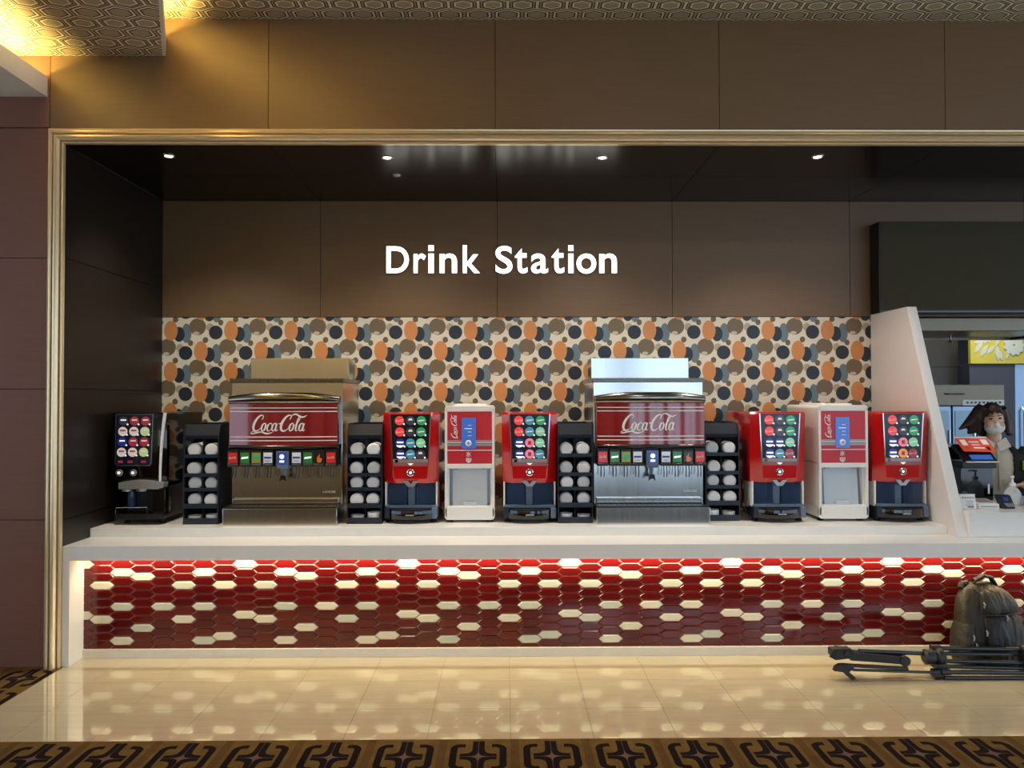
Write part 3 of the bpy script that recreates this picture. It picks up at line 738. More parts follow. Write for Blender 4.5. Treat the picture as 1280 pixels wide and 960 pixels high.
# ================================================================== ICE DISPENSERS
def rrect(x0, x1, z0, z1, r, n=5):
    P = []
    for cx, cz, a0 in ((x1-r, z1-r, 0), (x0+r, z1-r, PI/2), (x0+r, z0+r, PI), (x1-r, z0+r, 1.5*PI)):
        P += [(cx + r*math.cos(a0 + PI/2*k/n), cz + r*math.sin(a0 + PI/2*k/n)) for k in range(n+1)]
    return P
def ice_dispenser(cx, label):
    t = thing('ice_dispenser', (cx, .50, ZR), label, 'ice machine', 'white and red ice dispensers')
    MB().prism(rrect(-.166, .166, .385, .793, .022), 'y', .020, .60, bev=.004).build('upper_cabinet', 'ivory_plastic', t)
    BX(-.166, -.140, .020, .60, .10, .39).box(.140, .166, .020, .60, .10, .39).box(-.15, .15, .16, .60, .10, .39).build('bay_walls', 'ivory_plastic', t, 0)
    MB().prism(rrect(-.166, .166, .020, .108, .018), 'y', .005, .60, bev=.004).build('lower_cabinet', 'ivory_plastic', t)
    BX(-.110, .110, .10, .50, .788, .806, bev=.006).build('lid', 'ivory_plastic', t)
    # front frame
    f = MB()
    f.box(-.170, -.152, -.006, .020, .04, .775, bev=.004).box(.152, .170, -.006, .020, .04, .775, bev=.004)
    f.prism(rrect(-.170, .170, .755, .795, .019), 'y', -.006, .020, bev=.003).prism(rrect(-.170, .170, .018, .108, .024), 'y', -.006, .020, bev=.003).box(-.155, .155, -.006, .020, .368, .400, bev=.003)
    f.build('front_frame', 'ivory_plastic', t)
    p = BX(-.154, .154, -.004, .018, .398, .764, bev=.002).build('front_panel', 'red_print', t)
    for z0, z1, m in ((.545, .560, 'print_grey'), (.5405, .545, 'print_white'), (.521, .536, 'print_grey'), (.536, .5405, 'print_dark'), (.489, .494, 'print_white')):
        BX(-.154, .154, -.0052, -.002, z0, z1).build('stripe', m, p, 0)
    d = MB().prism(rrect(-.054, .042, .503, .713, .005), 'y', -.010, -.002).build('control_screen', 'screen_blue', p, 0)
    BX(-.034, .016, -.0108, -.009, .638, .641).build('screen_mark', 'icon_white', d, 0)
    for z in (.66, .615, .590): BX(-.012, .012, -.0108, -.009, z, z+.003).build('screen_mark', 'icon_cream', d, 0)
    k = MB().lathe([(.021, -.002), (.021, -.014), (.018, -.018)], (-.008, 0, .541), 'y').build('start_button', 'lid_white', p)
    MB().lathe([(.010, -.018), (.010, -.0195)], (-.008, 0, .541), 'y').build('button_mark', 'print_grey', k)
    link('script_lettering', SCRIPT, p, (-.104, -.0055, .655), (.165, 1, .150), (0, -PI/2, 0))
    text_obj('kanji_mark', '\u6c37', 'print_white', -.024, .010, .448, .482, -.0065, .002, p, offset=.012)
    b = MB().prism([(-.025, .438), (.011, .438), (.011, .418), (-.007, .404), (-.025, .418)], 'y', -.0065, -.003).build('badge', 'print_white', p, 0)
    text_obj('badge_word', 'ICE', 'red_print', -.021, .007, .421, .434, -.0078, .0015, b, offset=.012)
    BX(-.138, .138, .135, .160, .108, .372).build('bay_back', 'bay_glow', t, 0)
    MB().loft([[(-.118, .030, .112), (.118, .030, .112), (.118, .034, .112), (-.118, .034, .112)], [(-.118, .060, .368), (.118, .060, .368), (.118, .064, .368), (-.118, .064, .368)]]).build('splash_door', 'bay_plastic', t, 0)
    for s_ in (-1, 1): BX(s_*.095-.014, s_*.095+.014, .035, .06, .356, .370).build('hinge', 'print_grey', t, 0)
    BX(-.150, .150, .0, .14, .100, .112, bev=.002).build('catch_tray', 'ivory_plastic', t)
    BX(-.045, .045, .012, .030, .110, .138, bev=.003).build('door_pull', 'bay_plastic', t)
    for fx_ in (-.135, .135):
        for fy_ in (.06, .54): MB().lathe([(.024, 0), (.024, .008), (.014, .010), (.014, .024)], (fx_, fy_, 0), 'z', 16).build('foot', 'rubber', t)
    return t
ice_dispenser(-.240, 'white and red ice dispenser between two red drink dispensers')
ice_dispenser(2.318, 'white and red ice dispenser with its grey side showing near the divider')

# ================================================================== COFFEE MACHINE
t = thing('coffee_machine', (-2.487, .47, ZR), 'black coffee machine with lit drink icons and silver visor by the dark side wall', 'coffee machine')
MB().loft([plan(.130, .184, .020, .050, .30, .275), plan(.140, .186, .006, .040, .30, .310), plan(.140, .187, .0, .034, .30, .735), plan(.138, .184, .008, .04, .30, .752)]).build('hood', 'black_gloss', t, 30)
BX(-.184, .184, .292, .66, .060, .750, bev=.006).build('rear_body', 'black_plastic', t)
pts = [(.150 + .028*(max(0.0, z-.30)/.44)**2.2 + .004, .012, z) for z in [.285 + .4655*k/12 for k in range(13)]]
MB().loft([[(x-.005-.006*(z-.28), y-.006, z), (x+.005+.008*(z-.28), y-.002, z), (x+.005+.008*(z-.28), y+.010, z), (x-.005-.006*(z-.28), y+.010, z)] for x, y, z in pts]).build('side_blade', 'lid_white', t)
fr = MB().prism([(-.140, .742), (.112, .742), (.098, .410), (.088, .394), (-.130, .394), (-.142, .410)], 'y', -.005, .004).build('panel_frame', 'silver', t, 0)
MB().prism([(-.137, .740), (.109, .740), (.0955, .411), (.087, .397), (-.129, .397), (-.139, .411)], 'y', -.007, -.003).build('touch_screen', 'screen_dark', fr, 0)
cf = ['icon_dark', 'icon_maroon', 'icon_maroon', 'icon_cream', 'icon_cream', 'icon_lime', 'icon_navy', 'icon_maroon', 'icon_maroon', 'icon_cream', 'icon_cream', 'icon_lime']
for k, m in enumerate(cf):
    r_, c_ = divmod(k, 3); z = .696 - .070*r_
    o = MB().disc((-.086 + .074*c_ - .004*r_, -.0072, z), .031, .002, 'y', 20).build('drink_icon', m, t)
    BX(-.086 + .074*c_ - .004*r_ - .018, -.086 + .074*c_ - .004*r_ + .018, -.0105, -.009, z+.002, z+.012).build('icon_mark', 'icon_white' if m in ('icon_dark', 'icon_navy') else 'icon_maroon' if m == 'icon_cream' else 'icon_cream', o, 0)
    MB().disc((-.086 + .074*c_ - .004*r_ + .028, -.009, z-.022), .006, .002, 'y', 10).build('selector_dot', 'icon_white', o)
for x0 in (-.105, -.04, .05):
    BX(x0-.016, x0+.016, -.0095, -.0065, .414, .430).build('screen_mark', 'icon_maroon', fr, 0)
for x0 in (-.118, -.024):
    b = MB().lathe([(.024, .012), (.024, -.002), (.018, -.005), (.0175, 0)], (x0, .002, .347), 'y').build('pour_button', 'silver', t)
    MB().lathe([(.0175, .005), (.0175, -.003)], (x0, .002, .347), 'y').build('button_ring', 'black_plastic', b)
    MB().lathe([(.011, .0), (.011, -.006)], (x0, .002, .347), 'y').build('button_mark', 'icon_white', b)
pl = [(-.112, .238)] + [(-.112 + .30*k/12, .282 + .018*math.sin(PI*k/12)) for k in range(13)] + [(.188, .250), (.150, .238)]
v = MB().prism(pl, 'y', -.020, .060, bev=.003).build('visor', 'silver', t)
for x0 in (-.070, .028): MB().lathe([(.030, .222), (.034, .238), (.034, .245)], (x0, .012, 0), 'z').build('nozzle', 'silver', v)
BX(-.110, .186, .10, .30, .060, .250, bev=.004).build('bay_back', 'navy_plastic', t)
BX(.10, .186, .02, .12, .060, .240, bev=.006).build('bay_cheek', 'black_gloss', t)
MB().lathe([(.022, .095), (.026, .15), (.022, .215)], (-.070, .075, 0), 'z').build('cup_sensor', 'smoked_plastic', t)
dt = BX(-.130, .186, -.03, .30, .036, .074, bev=.004).build('drip_tray', 'black_plastic', t)
for k in range(16): BX(-.122 + k*.019, -.112 + k*.019, -.022, .09, .073, .077).build('grille_bar', 'black_gloss', dt, 0)
MB().tube([(-.128, -.02, .074), (-.128, -.02, .115), (.082, -.02, .118), (.082, -.02, .074)], .0022, 6).build('cup_rail', 'chrome', t)
for fx_ in (-.085, .155):
    for fy_ in (.06, .56): MB().lathe([(.020, 0), (.020, .012), (.014, .016), (.014, .062)], (fx_, fy_, 0), 'z', 16).build('foot', 'rubber', t)

# ================================================================== LID RACKS
RK = [(-2.050, .455, 'beside the black coffee machine'), (-.950, .455, 'between soda fountain and red dispenser'), (.477, .455, 'beside the dispenser with screen glare'), (1.4985, .53, 'half behind the bluish fountain base')]
TIER = [(.471, .447, .497), (.343, .319, .369), (.246, .222, .272), (.139, .107, .160), (.041, .0, .062)]
lidm = MB().lathe([(.0, -.0), (.036, 0.0), (.039, .004), (.043, .006), (.0455, .010), (.0455, .0222), (.0443, .0222), (.0443, .0112), (.0420, .0078), (.0378, .0058), (.0350, .0022), (.0, .0022)], (0, 0, 0), 'y', 28).mesh('lid', 'lid_white')
flatm = MB().lathe([(.0, .0), (.036, .0), (.042, .010), (.045, .016), (.045, .020), (.0438, .020), (.0438, .0165), (.0408, .0108), (.0350, .002), (.0, .002)], (0, 0, 0), 'z', 24).mesh('lid', 'lid_white')
ORD = ['top', 'second', 'third', 'fourth', 'lowest']
rl = random.Random(11)
SIDE = [('coffee machine', 'soda fountain'), ('soda fountain', 'red dispenser'), ('red dispenser', 'soda fountain'), ('soda fountain', 'red dispenser')]
for ri, (cx, ry_, wh) in enumerate(RK):
    t = thing('lid_rack', (cx, ry_, ZR), 'dark five tier lid rack ' + wh, 'rack', 'lid racks on the worktop')
    for s_ in (-1, 1):
        x0, x1 = sorted((s_*.112, s_*.118))
        MB().prism([(.0, .0), (.40, .0), (.40, .675), (.055, .675), (.040, .665), (.012, .60)], 'x', x0, x1).build('side_panel', 'navy_plastic', t, 0)
    BX(-.112, .112, .394, .40, 0, .675).build('back_panel', 'navy_plastic', t, 0)
    BX(-.003, .003, .045, .394, .0, .60).build('centre_divider', 'black_matte', t, 0)
    MB().loft([[(-.112, .022, .575), (.112, .022, .575), (.112, .028, .575), (-.112, .028, .575)], [(-.112, .018, .598), (.112, .018, .598), (.112, .026, .598), (-.112, .026, .598)], [(-.112, .052, .672), (.112, .052, .672), (.112, .058, .672), (-.112, .058, .672)]]).build('header', 'navy_plastic', t, 20)
    for k, (z1, z0, zc_) in enumerate(TIER):
        sh = BX(-.112, .112, .010, .394, z0, z0+.006).box(-.112, .112, .0, .010, z0, z1).build('shelf', 'navy_plastic', t, 0)
        for s_ in (-1, 1):
            st = thing('lid_stack', (cx + s_*.058 + rl.uniform(-.004, .004), ry_, ZR), 'white lid stack, %s tier, %s side, rack %s' % (ORD[k], SIDE[ri][(s_+1)//2], wh), 'lids', 'lid stacks in the racks')
            if k < 4:
                n = rl.choice((4, 6, 8, 10)); y = .014 + rl.uniform(0, .03); r_ = zc_ - (z0 + .006)
                rs = min(1.0, r_/.0455)
                for j in range(n):
                    q = .965 if k == 2 else 1.0; link('lid', lidm, st, (0, y + j*.012, z0 + .006 + .0455*q - .0002), (q, 1, q))
            else:
                for j in range(rl.choice((8, 10, 13))): link('lid', flatm, st, (0, .062, z0 + .0059 + j*.0039))

# ================================================================== MENU MONITOR AND KITCHEN
t = thing('menu_monitor', (4.0, 1.20, 2.291), 'wide dark switched-off menu monitor mounted high on the wood wall', 'monitor')
BX(-1.08, 1.2, 0.0, .147, .008, .722, bev=.004).build('casing', 'black_plastic', t)
BX(-1.07, 1.19, -.003, .004, .034, .714).build('screen', 'monitor_glass', t, 0)
BX(-1.08, 1.2, -.006, .01, .010, .022).build('lower_ledge', 'black_gloss', t, 0)
t = thing('serving_hood', (4.6, 1.40, 2.17), 'stainless hood edge running above the serving opening', 'hood')
BX(-1.60, 1.8, -.04, .0, .0, .104, bev=.004).build('front_fascia', 'steel_kitchen', t)
BX(-1.60, 1.8, .0, .80, .006, .018).build('underside', 'steel_dark', t, 0)
BX(-1.60, 1.8, .78, .80, -.012, .018).build('rear_lip', 'steel_kitchen', t, 0)
BX(.0, .02, .0, .80, -.012, .018).build('cross_rib', 'steel_dark', t, 0)
t = thing('hood_nozzle', (4.0, 2.10, 2.172), 'small metal nozzle hanging under the stainless hood', 'nozzle')
MB().lathe([(.012, -.045), (.016, -.03), (.008, -.02), (.008, .004)], (0, 0, 0), 'z', 14).build('body', 'chrome', t)
structure('wall_kitchen', BX(2.9, 7.0, 4.3, 4.4, 0, 3.0), 'slate_wall', smooth=0)
structure('wall_kitchen_side', BX(6.9, 7.0, 1.5, 4.3, 0, 3.0), 'slate_wall', smooth=0)
structure('wall_kitchen_near', BX(2.9, 2.96, 1.46, 4.3, 0, 3.0), 'kitchen_dark', smooth=0)
structure('ceiling_kitchen', BX(2.9, 7.0, 1.46, 4.4, 2.9, 3.0), 'white_paint', smooth=0)
w = structure('wall_kitchen_panelled', BX(3.9, 4.72, 3.22, 3.30, 0.0, 2.6), 'seam_black', smooth=0)
panels(w, 'kitchen_dark', [(3.9, 4.72)], [(0.0, 1.0), (1.0, 1.955), (1.955, 2.6)], 'y', 3.2, 0.02)
t = thing('floral_panel', (5.2, 3.0, 1.98), 'yellow panel printed with pale leaves and flowers above the grey column', 'panel')
bo = BX(-.472, .60, 0.0, .04, 0.0, .300, bev=.002).build('board', 'floral_yellow', t)
def leaf(x, z, ln, wd, ang):
    P = []
    for k in range(15):
        q = k/14; P.append((q*ln, wd*math.sin(PI*q)**.8))
    P = P + [(a, -b) for a, b in P[-2:0:-1]]
    c_, s_ = math.cos(ang), math.sin(ang)
    MB().prism([(x + a*c_ - b*s_, z + a*s_ + b*c_) for a, b in P], 'y', -.002 - .0004*len(bo.children), .0005).build('printed_leaf', 'leaf_print', bo, 0)
for x, z, ln, wd, a in ((-.44, .21, .12, .018, 10), (-.42, .26, .10, .016, -12), (-.33, .20, .10, .02, 70), (-.28, .21, .09, .018, 100), (-.43, .11, .13, .020, 52), (-.37, .07, .14, .022, 58), (-.30, .10, .11, .018, 48), (-.22, .17, .13, .014, 62), (-.19, .03, .15, .022, 95), (-.15, .03, .13, .020, 110), (-.11, .04, .14, .018, 75)): leaf(x, z, ln, wd, math.radians(a))
for k in range(11): leaf(-.03 + .012*math.cos(k*.57), .185 + .012*math.sin(k*.57), .095, .034, k*.571)
for k in range(9): leaf(.26, .12, .10, .03, k*.70)
t = thing('cold_cabinet', (4.96, 3.02, 0.0), 'tall slate grey cabinet side below the yellow floral panel', 'cabinet')
BX(-.232, .228, 0.0, .7, 0.0, 1.976, bev=.004).build('side', 'slate_wall', t)
BX(.230, .60, .002, .7, 0.0, 1.976, bev=.006).build('door', 'steel_door', t)
MB().tube([(.30, -.001, 1.05), (.30, -.035, 1.08), (.30, -.035, 1.50), (.30, -.001, 1.53)], .010, 8).build('handle', 'chrome', t)
t = thing('kitchen_cooler', (4.075, 2.0, 0.0), 'stainless kitchen cooler with glass doors behind the cashier', 'cooler')
BX(-.340, .340, .05, .75, .0, 1.56).build('cabinet', 'steel_dark', t, 0)
BX(-.340, .340, .0, .75, 1.565, 1.750, bev=.004).build('header', 'steel_kitchen', t)
h = MB().tube([(-.19, .0, 1.672), (-.18, -.025, 1.668), (-.03, -.025, 1.668), (-.02, .0, 1.672)], .006, 8).build('header_handle', 'chrome', t)
s_ = BX(-.035, .335, -.004, .002, 1.567, 1.616).build('label_strip', 'card_white', t, 0)
for k in range(9): BX(.0 + k*.036, .018 + k*.036, -.0055, -.003, 1.584, 1.600).build('strip_mark', 'print_dark', s_, 0)
for k in range(3):
    d = BX(-.335 + k*.225, -.125 + k*.225, .02, .05, .06, 1.56, bev=.004).build('door', 'steel_door', t)
    BX(-.315 + k*.225, -.145 + k*.225, .014, .022, .20, 1.52).build('pane', 'pan_glass', d, 0)
    MB().cyl((-.150 + k*.225, .005, 1.0), (-.150 + k*.225, .005, 1.35), .007, seg=8).build('handle', 'chrome', d)
t = thing('prep_bench', (4.0, 1.62, 0.0), 'low pale shelf of the back bench behind the divider', 'bench')
BX(-.60, -.18, .0, .34, 1.225, 1.245, bev=.003).build('shelf', 'card_white', t)
BX(-.59, -.57, .0, .32, .0, 1.225).build('leg', 'steel_dark', t, 0)
BX(-.21, -.19, .0, .32, .0, 1.225).build('leg', 'steel_dark', t, 0)
BX(-.57, -.21, .30, .32, .3, 1.225).build('back_board', 'black_plastic', t, 0)
area('kitchen_fill_light', (4.6, 2.5, 2.88), (0, -.1, -1), 1.2, .3, 26, (.93, .97, 1.0))  # unseen overhead lamp added to brighten the kitchen

# ================================================================== REGISTER THINGS
ZT = ZC + .159
t = thing('register_terminal', (3.40, .76, ZT), 'black register terminal with a tilted customer screen and orange card', 'cash register')
BX(-.118, .118, .0, .16, .0, .262, bev=.006).build('stand', 'black_gloss', t)
BX(-.125, .125, -.03, .14, .235, .285, bev=.006).build('stand_head', 'black_plastic', t)
MB().prism([(-.03, .268), (-.03, .292), (.12, .40), (.15, .385)], 'x', -.105, .130, bev=.003).build('screen_case', 'black_plastic', t)
MB().loft([[(-.055, -.034, .300), (.100, -.034, .300), (.100, -.030, .298), (-.055, -.030, .298)], [(-.055, .002, .330), (.100, .002, .330), (.100, .006, .328), (-.055, .006, .328)]]).build('status_screen', 'screen_blue', t, 0)
BX(-.100, .132, -.045, .0, .276, .286, bev=.003).build('front_ledge', 'card_white', t)
c = MB().loft([[(-.100, -.012, .356), (.135, -.012, .350), (.135, -.008, .350), (-.100, -.008, .356)], [(-.142, .045, .458), (.092, .045, .458), (.092, .049, .458), (-.142, .049, .458)]]).build('notice_card', 'orange_card', t, 0)
def on_card(u, v_, lift=.003):   # point on the card, u,v in 0..1
    a = Vector((-.100, -.012, .356)).lerp(Vector((.135, -.012, .350)), u); b = Vector((-.142, .045, .458)).lerp(Vector((.092, .045, .458)), u)
    return a.lerp(b, v_) + Vector((0, -lift*.87, lift*.5*-0.0))
def card_patch(u0, u1, v0, v1, mat, name='notice_mark'):
    P = [on_card(u0, v0), on_card(u1, v0), on_card(u1, v1), on_card(u0, v1)]
    MB().loft([P, [p + Vector((0, .0015, 0)) for p in P]]).build(name, mat, c, 0)
card_patch(.0, 1.0, .90, 1.0, 'card_white'); card_patch(.10, .27, .42, .80, 'icon_cream'); card_patch(.34, .66, .60, .70, 'card_white'); card_patch(.38, .64, .42, .50, 'card_white')
card_patch(.38, .72, .22, .30, 'icon_cream'); card_patch(.74, .93, .48, .82, 'icon_cream'); card_patch(.78, .88, .12, .34, 'black_matte'); card_patch(.14, .24, .14, .28, 'card_amber')
BX(.075, .087, -.004, .0, .05, .12).build('side_mark', 'card_white', t, 0)
t = thing('price_card', (3.085, .345, ZT), 'small white printed price card in a clear stand on the register counter', 'card')
MB().prism([(.0, .0), (.004, .0), (.022, .098), (.018, .098)], 'x', -.052, .052).build('card', 'card_white', t, 0)
BX(-.052, .052, -.006, .04, .0, .004).build('stand_foot', 'clear_plastic', t, 0)
for k in range(5): BX(-.040 + .018*k, -.028 + .018*k, .010, .0135, .070, .080).build('print_mark', 'print_grey', t, 0)
for k, (a, b) in enumerate(((-.012, .035), (-.012, .030), (-.02, .035))): BX(a, b, .0055 - .002*k, .010 - .002*k, .050 - .013*k, .054 - .013*k).build('print_line', 'print_grey', t, 0)
BX(-.005, .035, -.001, .003, .012, .018).build('print_line', 'print_dark', t, 0)
t = thing('receipt_printer', (3.228, .36, ZT), 'low white card terminal lying flat on the register counter', 'card terminal')
MB().prism([(.0, .0), (.0, .032), (.14, .052), (.16, .045), (.16, .0)], 'x', -.068, .072, bev=.004).build('body', 'ivory_plastic', t)
MB().loft([[(-.045, .03, .0385), (.05, .03, .0385), (.05, .03, .036), (-.045, .03, .036)], [(-.045, .12, .0515), (.05, .12, .0515), (.05, .12, .049), (-.045, .12, .049)]]).build('window', 'print_grey', t, 0)
BX(-.055, .060, -.002, .002, .010, .020).build('front_slot', 'print_grey', t, 0)
t = thing('card_reader', (3.3615, .352, ZT), 'dark wedge shaped contactless reader with blue mark beside the sanitizer', 'card reader')
MB().prism(rrect(-.050, .045, .0, .088, .012), 'y', .0, .03, bev=.003).bend(lambda p: (p.x - .010*p.z/.088, p.y + .5*p.z, p.z)).build('body', 'navy_plastic', t)
MB().prism([(-.022, .050), (.012, .050), (.010, .072), (-.022, .072)], 'y', -.003, .0).bend(lambda p: (p.x, p.y + .5*p.z, p.z)).build('face_mark', 'print_blue', t, 0)
for k in range(4): MB().prism([(-.025 + .016*k, .035), (-.018 + .016*k, .038), (.0 + .012*k, .014), (-.006 + .012*k, .012)], 'y', -.003, .0).bend(lambda p: (p.x, p.y + .5*p.z, p.z)).build('key_mark', 'print_grey', t, 0)
t = thing('sanitizer_bottle', (3.515, .55, ZT), 'clear plastic hand sanitizer bottle with white pump', 'bottle')
MB().lathe([(.0, .0), (.048, .0), (.053, .008), (.054, .06), (.050, .085), (.034, .112), (.018, .126), (.017, .136)], (0, 0, 0), 'z', 28).build('bottle_body', 'clear_plastic', t)
MB().lathe([(.0, .004), (.046, .004), (.048, .05), (.0, .055)], (0, 0, 0), 'z', 24).build('gel', 'clear_plastic', t)
p = MB().lathe([(.020, .132), (.020, .150), (.008, .154), (.006, .185), (.012, .188), (.012, .200), (.0, .204)], (0, 0, 0), 'z', 20).build('pump', 'lid_white', t)
MB().tube([(0, 0, .195), (-.02, -.03, .196), (-.028, -.042, .188)], [.008, .006, .005], 8).build('spout', 'lid_white', p)
t = thing('pen_tray', (3.60, .42, ZT), 'black box holder at the end of the register things', 'tray')
BX(-.03, .12, .0, .10, .0, .055, bev=.004).build('box', 'black_matte', t)
BX(-.022, .112, .008, .092, .054, .058).build('inside', 'rubber', t, 0)

# ================================================================== PERSON BEHIND THE REGISTER
def remesh(o, vox, smooth=4):
    m = o.modifiers.new('remesh', 'REMESH'); m.mode = 'VOXEL'; m.voxel_size = vox; m.use_smooth_shade = True
    m = o.modifiers.new('smooth', 'SMOOTH'); m.iterations = smooth; m.factor = .5
    return o
HR = Matrix.Rotation(math.radians(4), 3, 'Z') @ Matrix.Rotation(math.radians(7), 3, 'X') @ Matrix.Rotation(math.radians(-4), 3, 'Y')
HC = Vector((0, 0, 1.37))
def turn(p): return HC + HR @ (Vector(p) - HC)
def ellipse_ring(cx, cy, z, rx, ry, n=24): return [(cx + rx*math.cos(2*PI*k/n), cy + ry*math.sin(2*PI*k/n), z) for k in range(n)]
t = thing('person', (3.85, 1.27, 0.0), 'person in a white mask, beige shirt and black jacket behind the register', 'person', rz=math.radians(-24))
b = MB()
b.ball((0, .005, 1.478), .072, .090, .108, 20).ball((0, -.030, 1.402), .052, .055, .052).ball((0, -.088, 1.445), .012, .018, .020)
for s_ in (-1, 1): b.ball((s_*.073, .012, 1.455), .010, .020, .030); b.ball((s_*.038, -.060, 1.43), .026, .028, .028)
b.bend(turn)
b.tube([(.004, .030, 1.22), (.002, .018, 1.32), (0, .005, 1.42)], [.062, .048, .047], 14)
b.loft([ellipse_ring(.03, .02, .74, .150, .100), ellipse_ring(.03, .015, .92, .135, .095), ellipse_ring(.03, .01, 1.08, .150, .105), ellipse_ring(.02, .02, 1.19, .160, .095), ellipse_ring(.01, .03, 1.25, .095, .070)])
for s_ in (-1, 1): b.tube([(.03 + s_*.085, .02, .80), (.03 + s_*.09, .01, .46), (.03 + s_*.085, .03, .10), (.03 + s_*.085, .02, .05)], [.088, .062, .045, .042], 12).ball((.03 + s_*.085, -.04, .035), .042, .11, .034)
def arm(sh, el, wr, fdir, fdown, side):
    b.tube([sh, Vector(sh).lerp(Vector(el), .5), el], [.054, .048, .040], 12).ball(el, .041).tube([el, Vector(el).lerp(Vector(wr), .5), wr], [.040, .036, .025], 12)
    w_ = Vector(wr); f = Vector(fdir).normalized(); d = Vector(fdown).normalized(); a = f.cross(d).normalized()*side
    palm = w_ + f*.045
    b.ball(palm, .040, .040, .016, 12, Matrix((f, a, -d)).transposed()).tube([w_, palm], [.025, .028], 10)
    for k, ln in enumerate((.062, .072, .068, .052)):
        r0 = palm + f*.030 + a*(.027 - .018*k)
        r1 = r0 + f*ln*.45 + d*.006; r2 = r1 + f*ln*.28 + d*.016; r3 = r2 + f*ln*.12 + d*.022
        b.tube([r0, r1, r2, r3], [.0092, .0088, .0082, .0066], 8).ball(r3, .0066, seg=8)
    th0 = w_ + f*.028 + a*.030; th1 = th0 + f*.028 + a*.022 + d*.008; th2 = th1 + f*.028 + a*.004 + d*.012
    b.tube([w_ + f*.015 + a*.012, th0, th1, th2], [.014, .0125, .0105, .008], 8).ball(th2, .008, seg=8)
arm((.205, .03, 1.195), (.365, -.02, .985), (.195, -.185, .975), (-1, -.30, .05), (-.1, -.2, -1), -1)
arm((-.135, .03, 1.195), (-.215, .035, .955), (-.215, -.010, .725), (0, -.12, -1), (.2, -1, 0), 1)
remesh(b.build('body', 'skin', t), .0055, 3)
# shirt, jacket, trousers
b = MB()
b.loft([ellipse_ring(.03, .02, .86, .158, .112), ellipse_ring(.03, .012, .98, .152, .112), ellipse_ring(.03, .005, 1.09, .162, .120), ellipse_ring(.02, .015, 1.19, .172, .108), ellipse_ring(.008, .028, 1.255, .105, .080), ellipse_ring(.004, .028, 1.285, .068, .062)])
sh = remesh(b.build('shirt', 'shirt_cloth', t), .009, 4)
for s_ in (-1, 1):
    MB().loft([[(.004 + s_*.006, -.066, 1.280), (.004 + s_*.070, -.044, 1.325), (.004 + s_*.068, -.034, 1.327), (.004 + s_*.006, -.056, 1.282)], [(.004 + s_*.022, -.104, 1.222), (.004 + s_*.098, -.092, 1.258), (.004 + s_*.096, -.082, 1.260), (.004 + s_*.022, -.094, 1.224)]]).build('collar', 'collar_cloth', sh)
MB().loft([[(.002, -.102, 1.24), (.018, -.102, 1.24), (.018, -.09, 1.24), (.002, -.09, 1.24)], [(.012, -.121, 1.10), (.030, -.121, 1.10), (.030, -.11, 1.10), (.012, -.11, 1.10)], [(.016, -.112, .92), (.036, -.112, .92), (.036, -.10, .92), (.016, -.10, .92)]]).build('button_placket', 'shirt_cloth', sh)
def arc_ring(cx, cy, z, rx, ry, a0, a1, th=.014, n=18):
    o_ = [(cx + rx*math.cos(a0 + (a1-a0)*k/n), cy + ry*math.sin(a0 + (a1-a0)*k/n), z) for k in range(n+1)]
    i_ = [(cx + (rx-th)*math.cos(a0 + (a1-a0)*k/n), cy + (ry-th)*math.sin(a0 + (a1-a0)*k/n), z) for k in range(n+1)][::-1]
    return o_ + i_
b = MB()
A0, A1 = -math.radians(62), math.radians(205)
b.loft([arc_ring(.03, .02, .84, .185, .135, A0, A1), arc_ring(.03, .015, 1.0, .182, .135, A0, A1), arc_ring(.03, .01, 1.10, .186, .138, A0, A1), arc_ring(.025, .02, 1.19, .195, .125, A0, A1), arc_ring(.012, .03, 1.255, .122, .094, A0 + .25, A1 - .2), arc_ring(.006, .03, 1.295, .078, .072, A0 + .35, A1 - .25)])
b.tube([(.165, .03, 1.205), (.215, .03, 1.185), (.290, .005, 1.08), (.370, -.02, .985), (.305, -.090, .982), (.238, -.150, .978)], [.062, .066, .060, .055, .050, .042], 12)
b.tube([(-.10, .03, 1.205), (-.145, .03, 1.185), (-.185, .035, 1.08), (-.217, .035, .955), (-.217, .015, .85), (-.215, -.005, .755)], [.060, .064, .058, .054, .048, .042], 12)
remesh(b.build('jacket', 'jacket_cloth', t), .008, 3)
b = MB(); b.loft([ellipse_ring(.03, .02, .70, .165, .115), ellipse_ring(.03, .02, .93, .150, .108)])
for s_ in (-1, 1): b.tube([(.03 + s_*.085, .02, .78), (.03 + s_*.09, .01, .46), (.03 + s_*.085, .03, .08)], [.098, .078, .070], 14)
remesh(b.build('trousers', 'apron_blue', t), .010, 3)
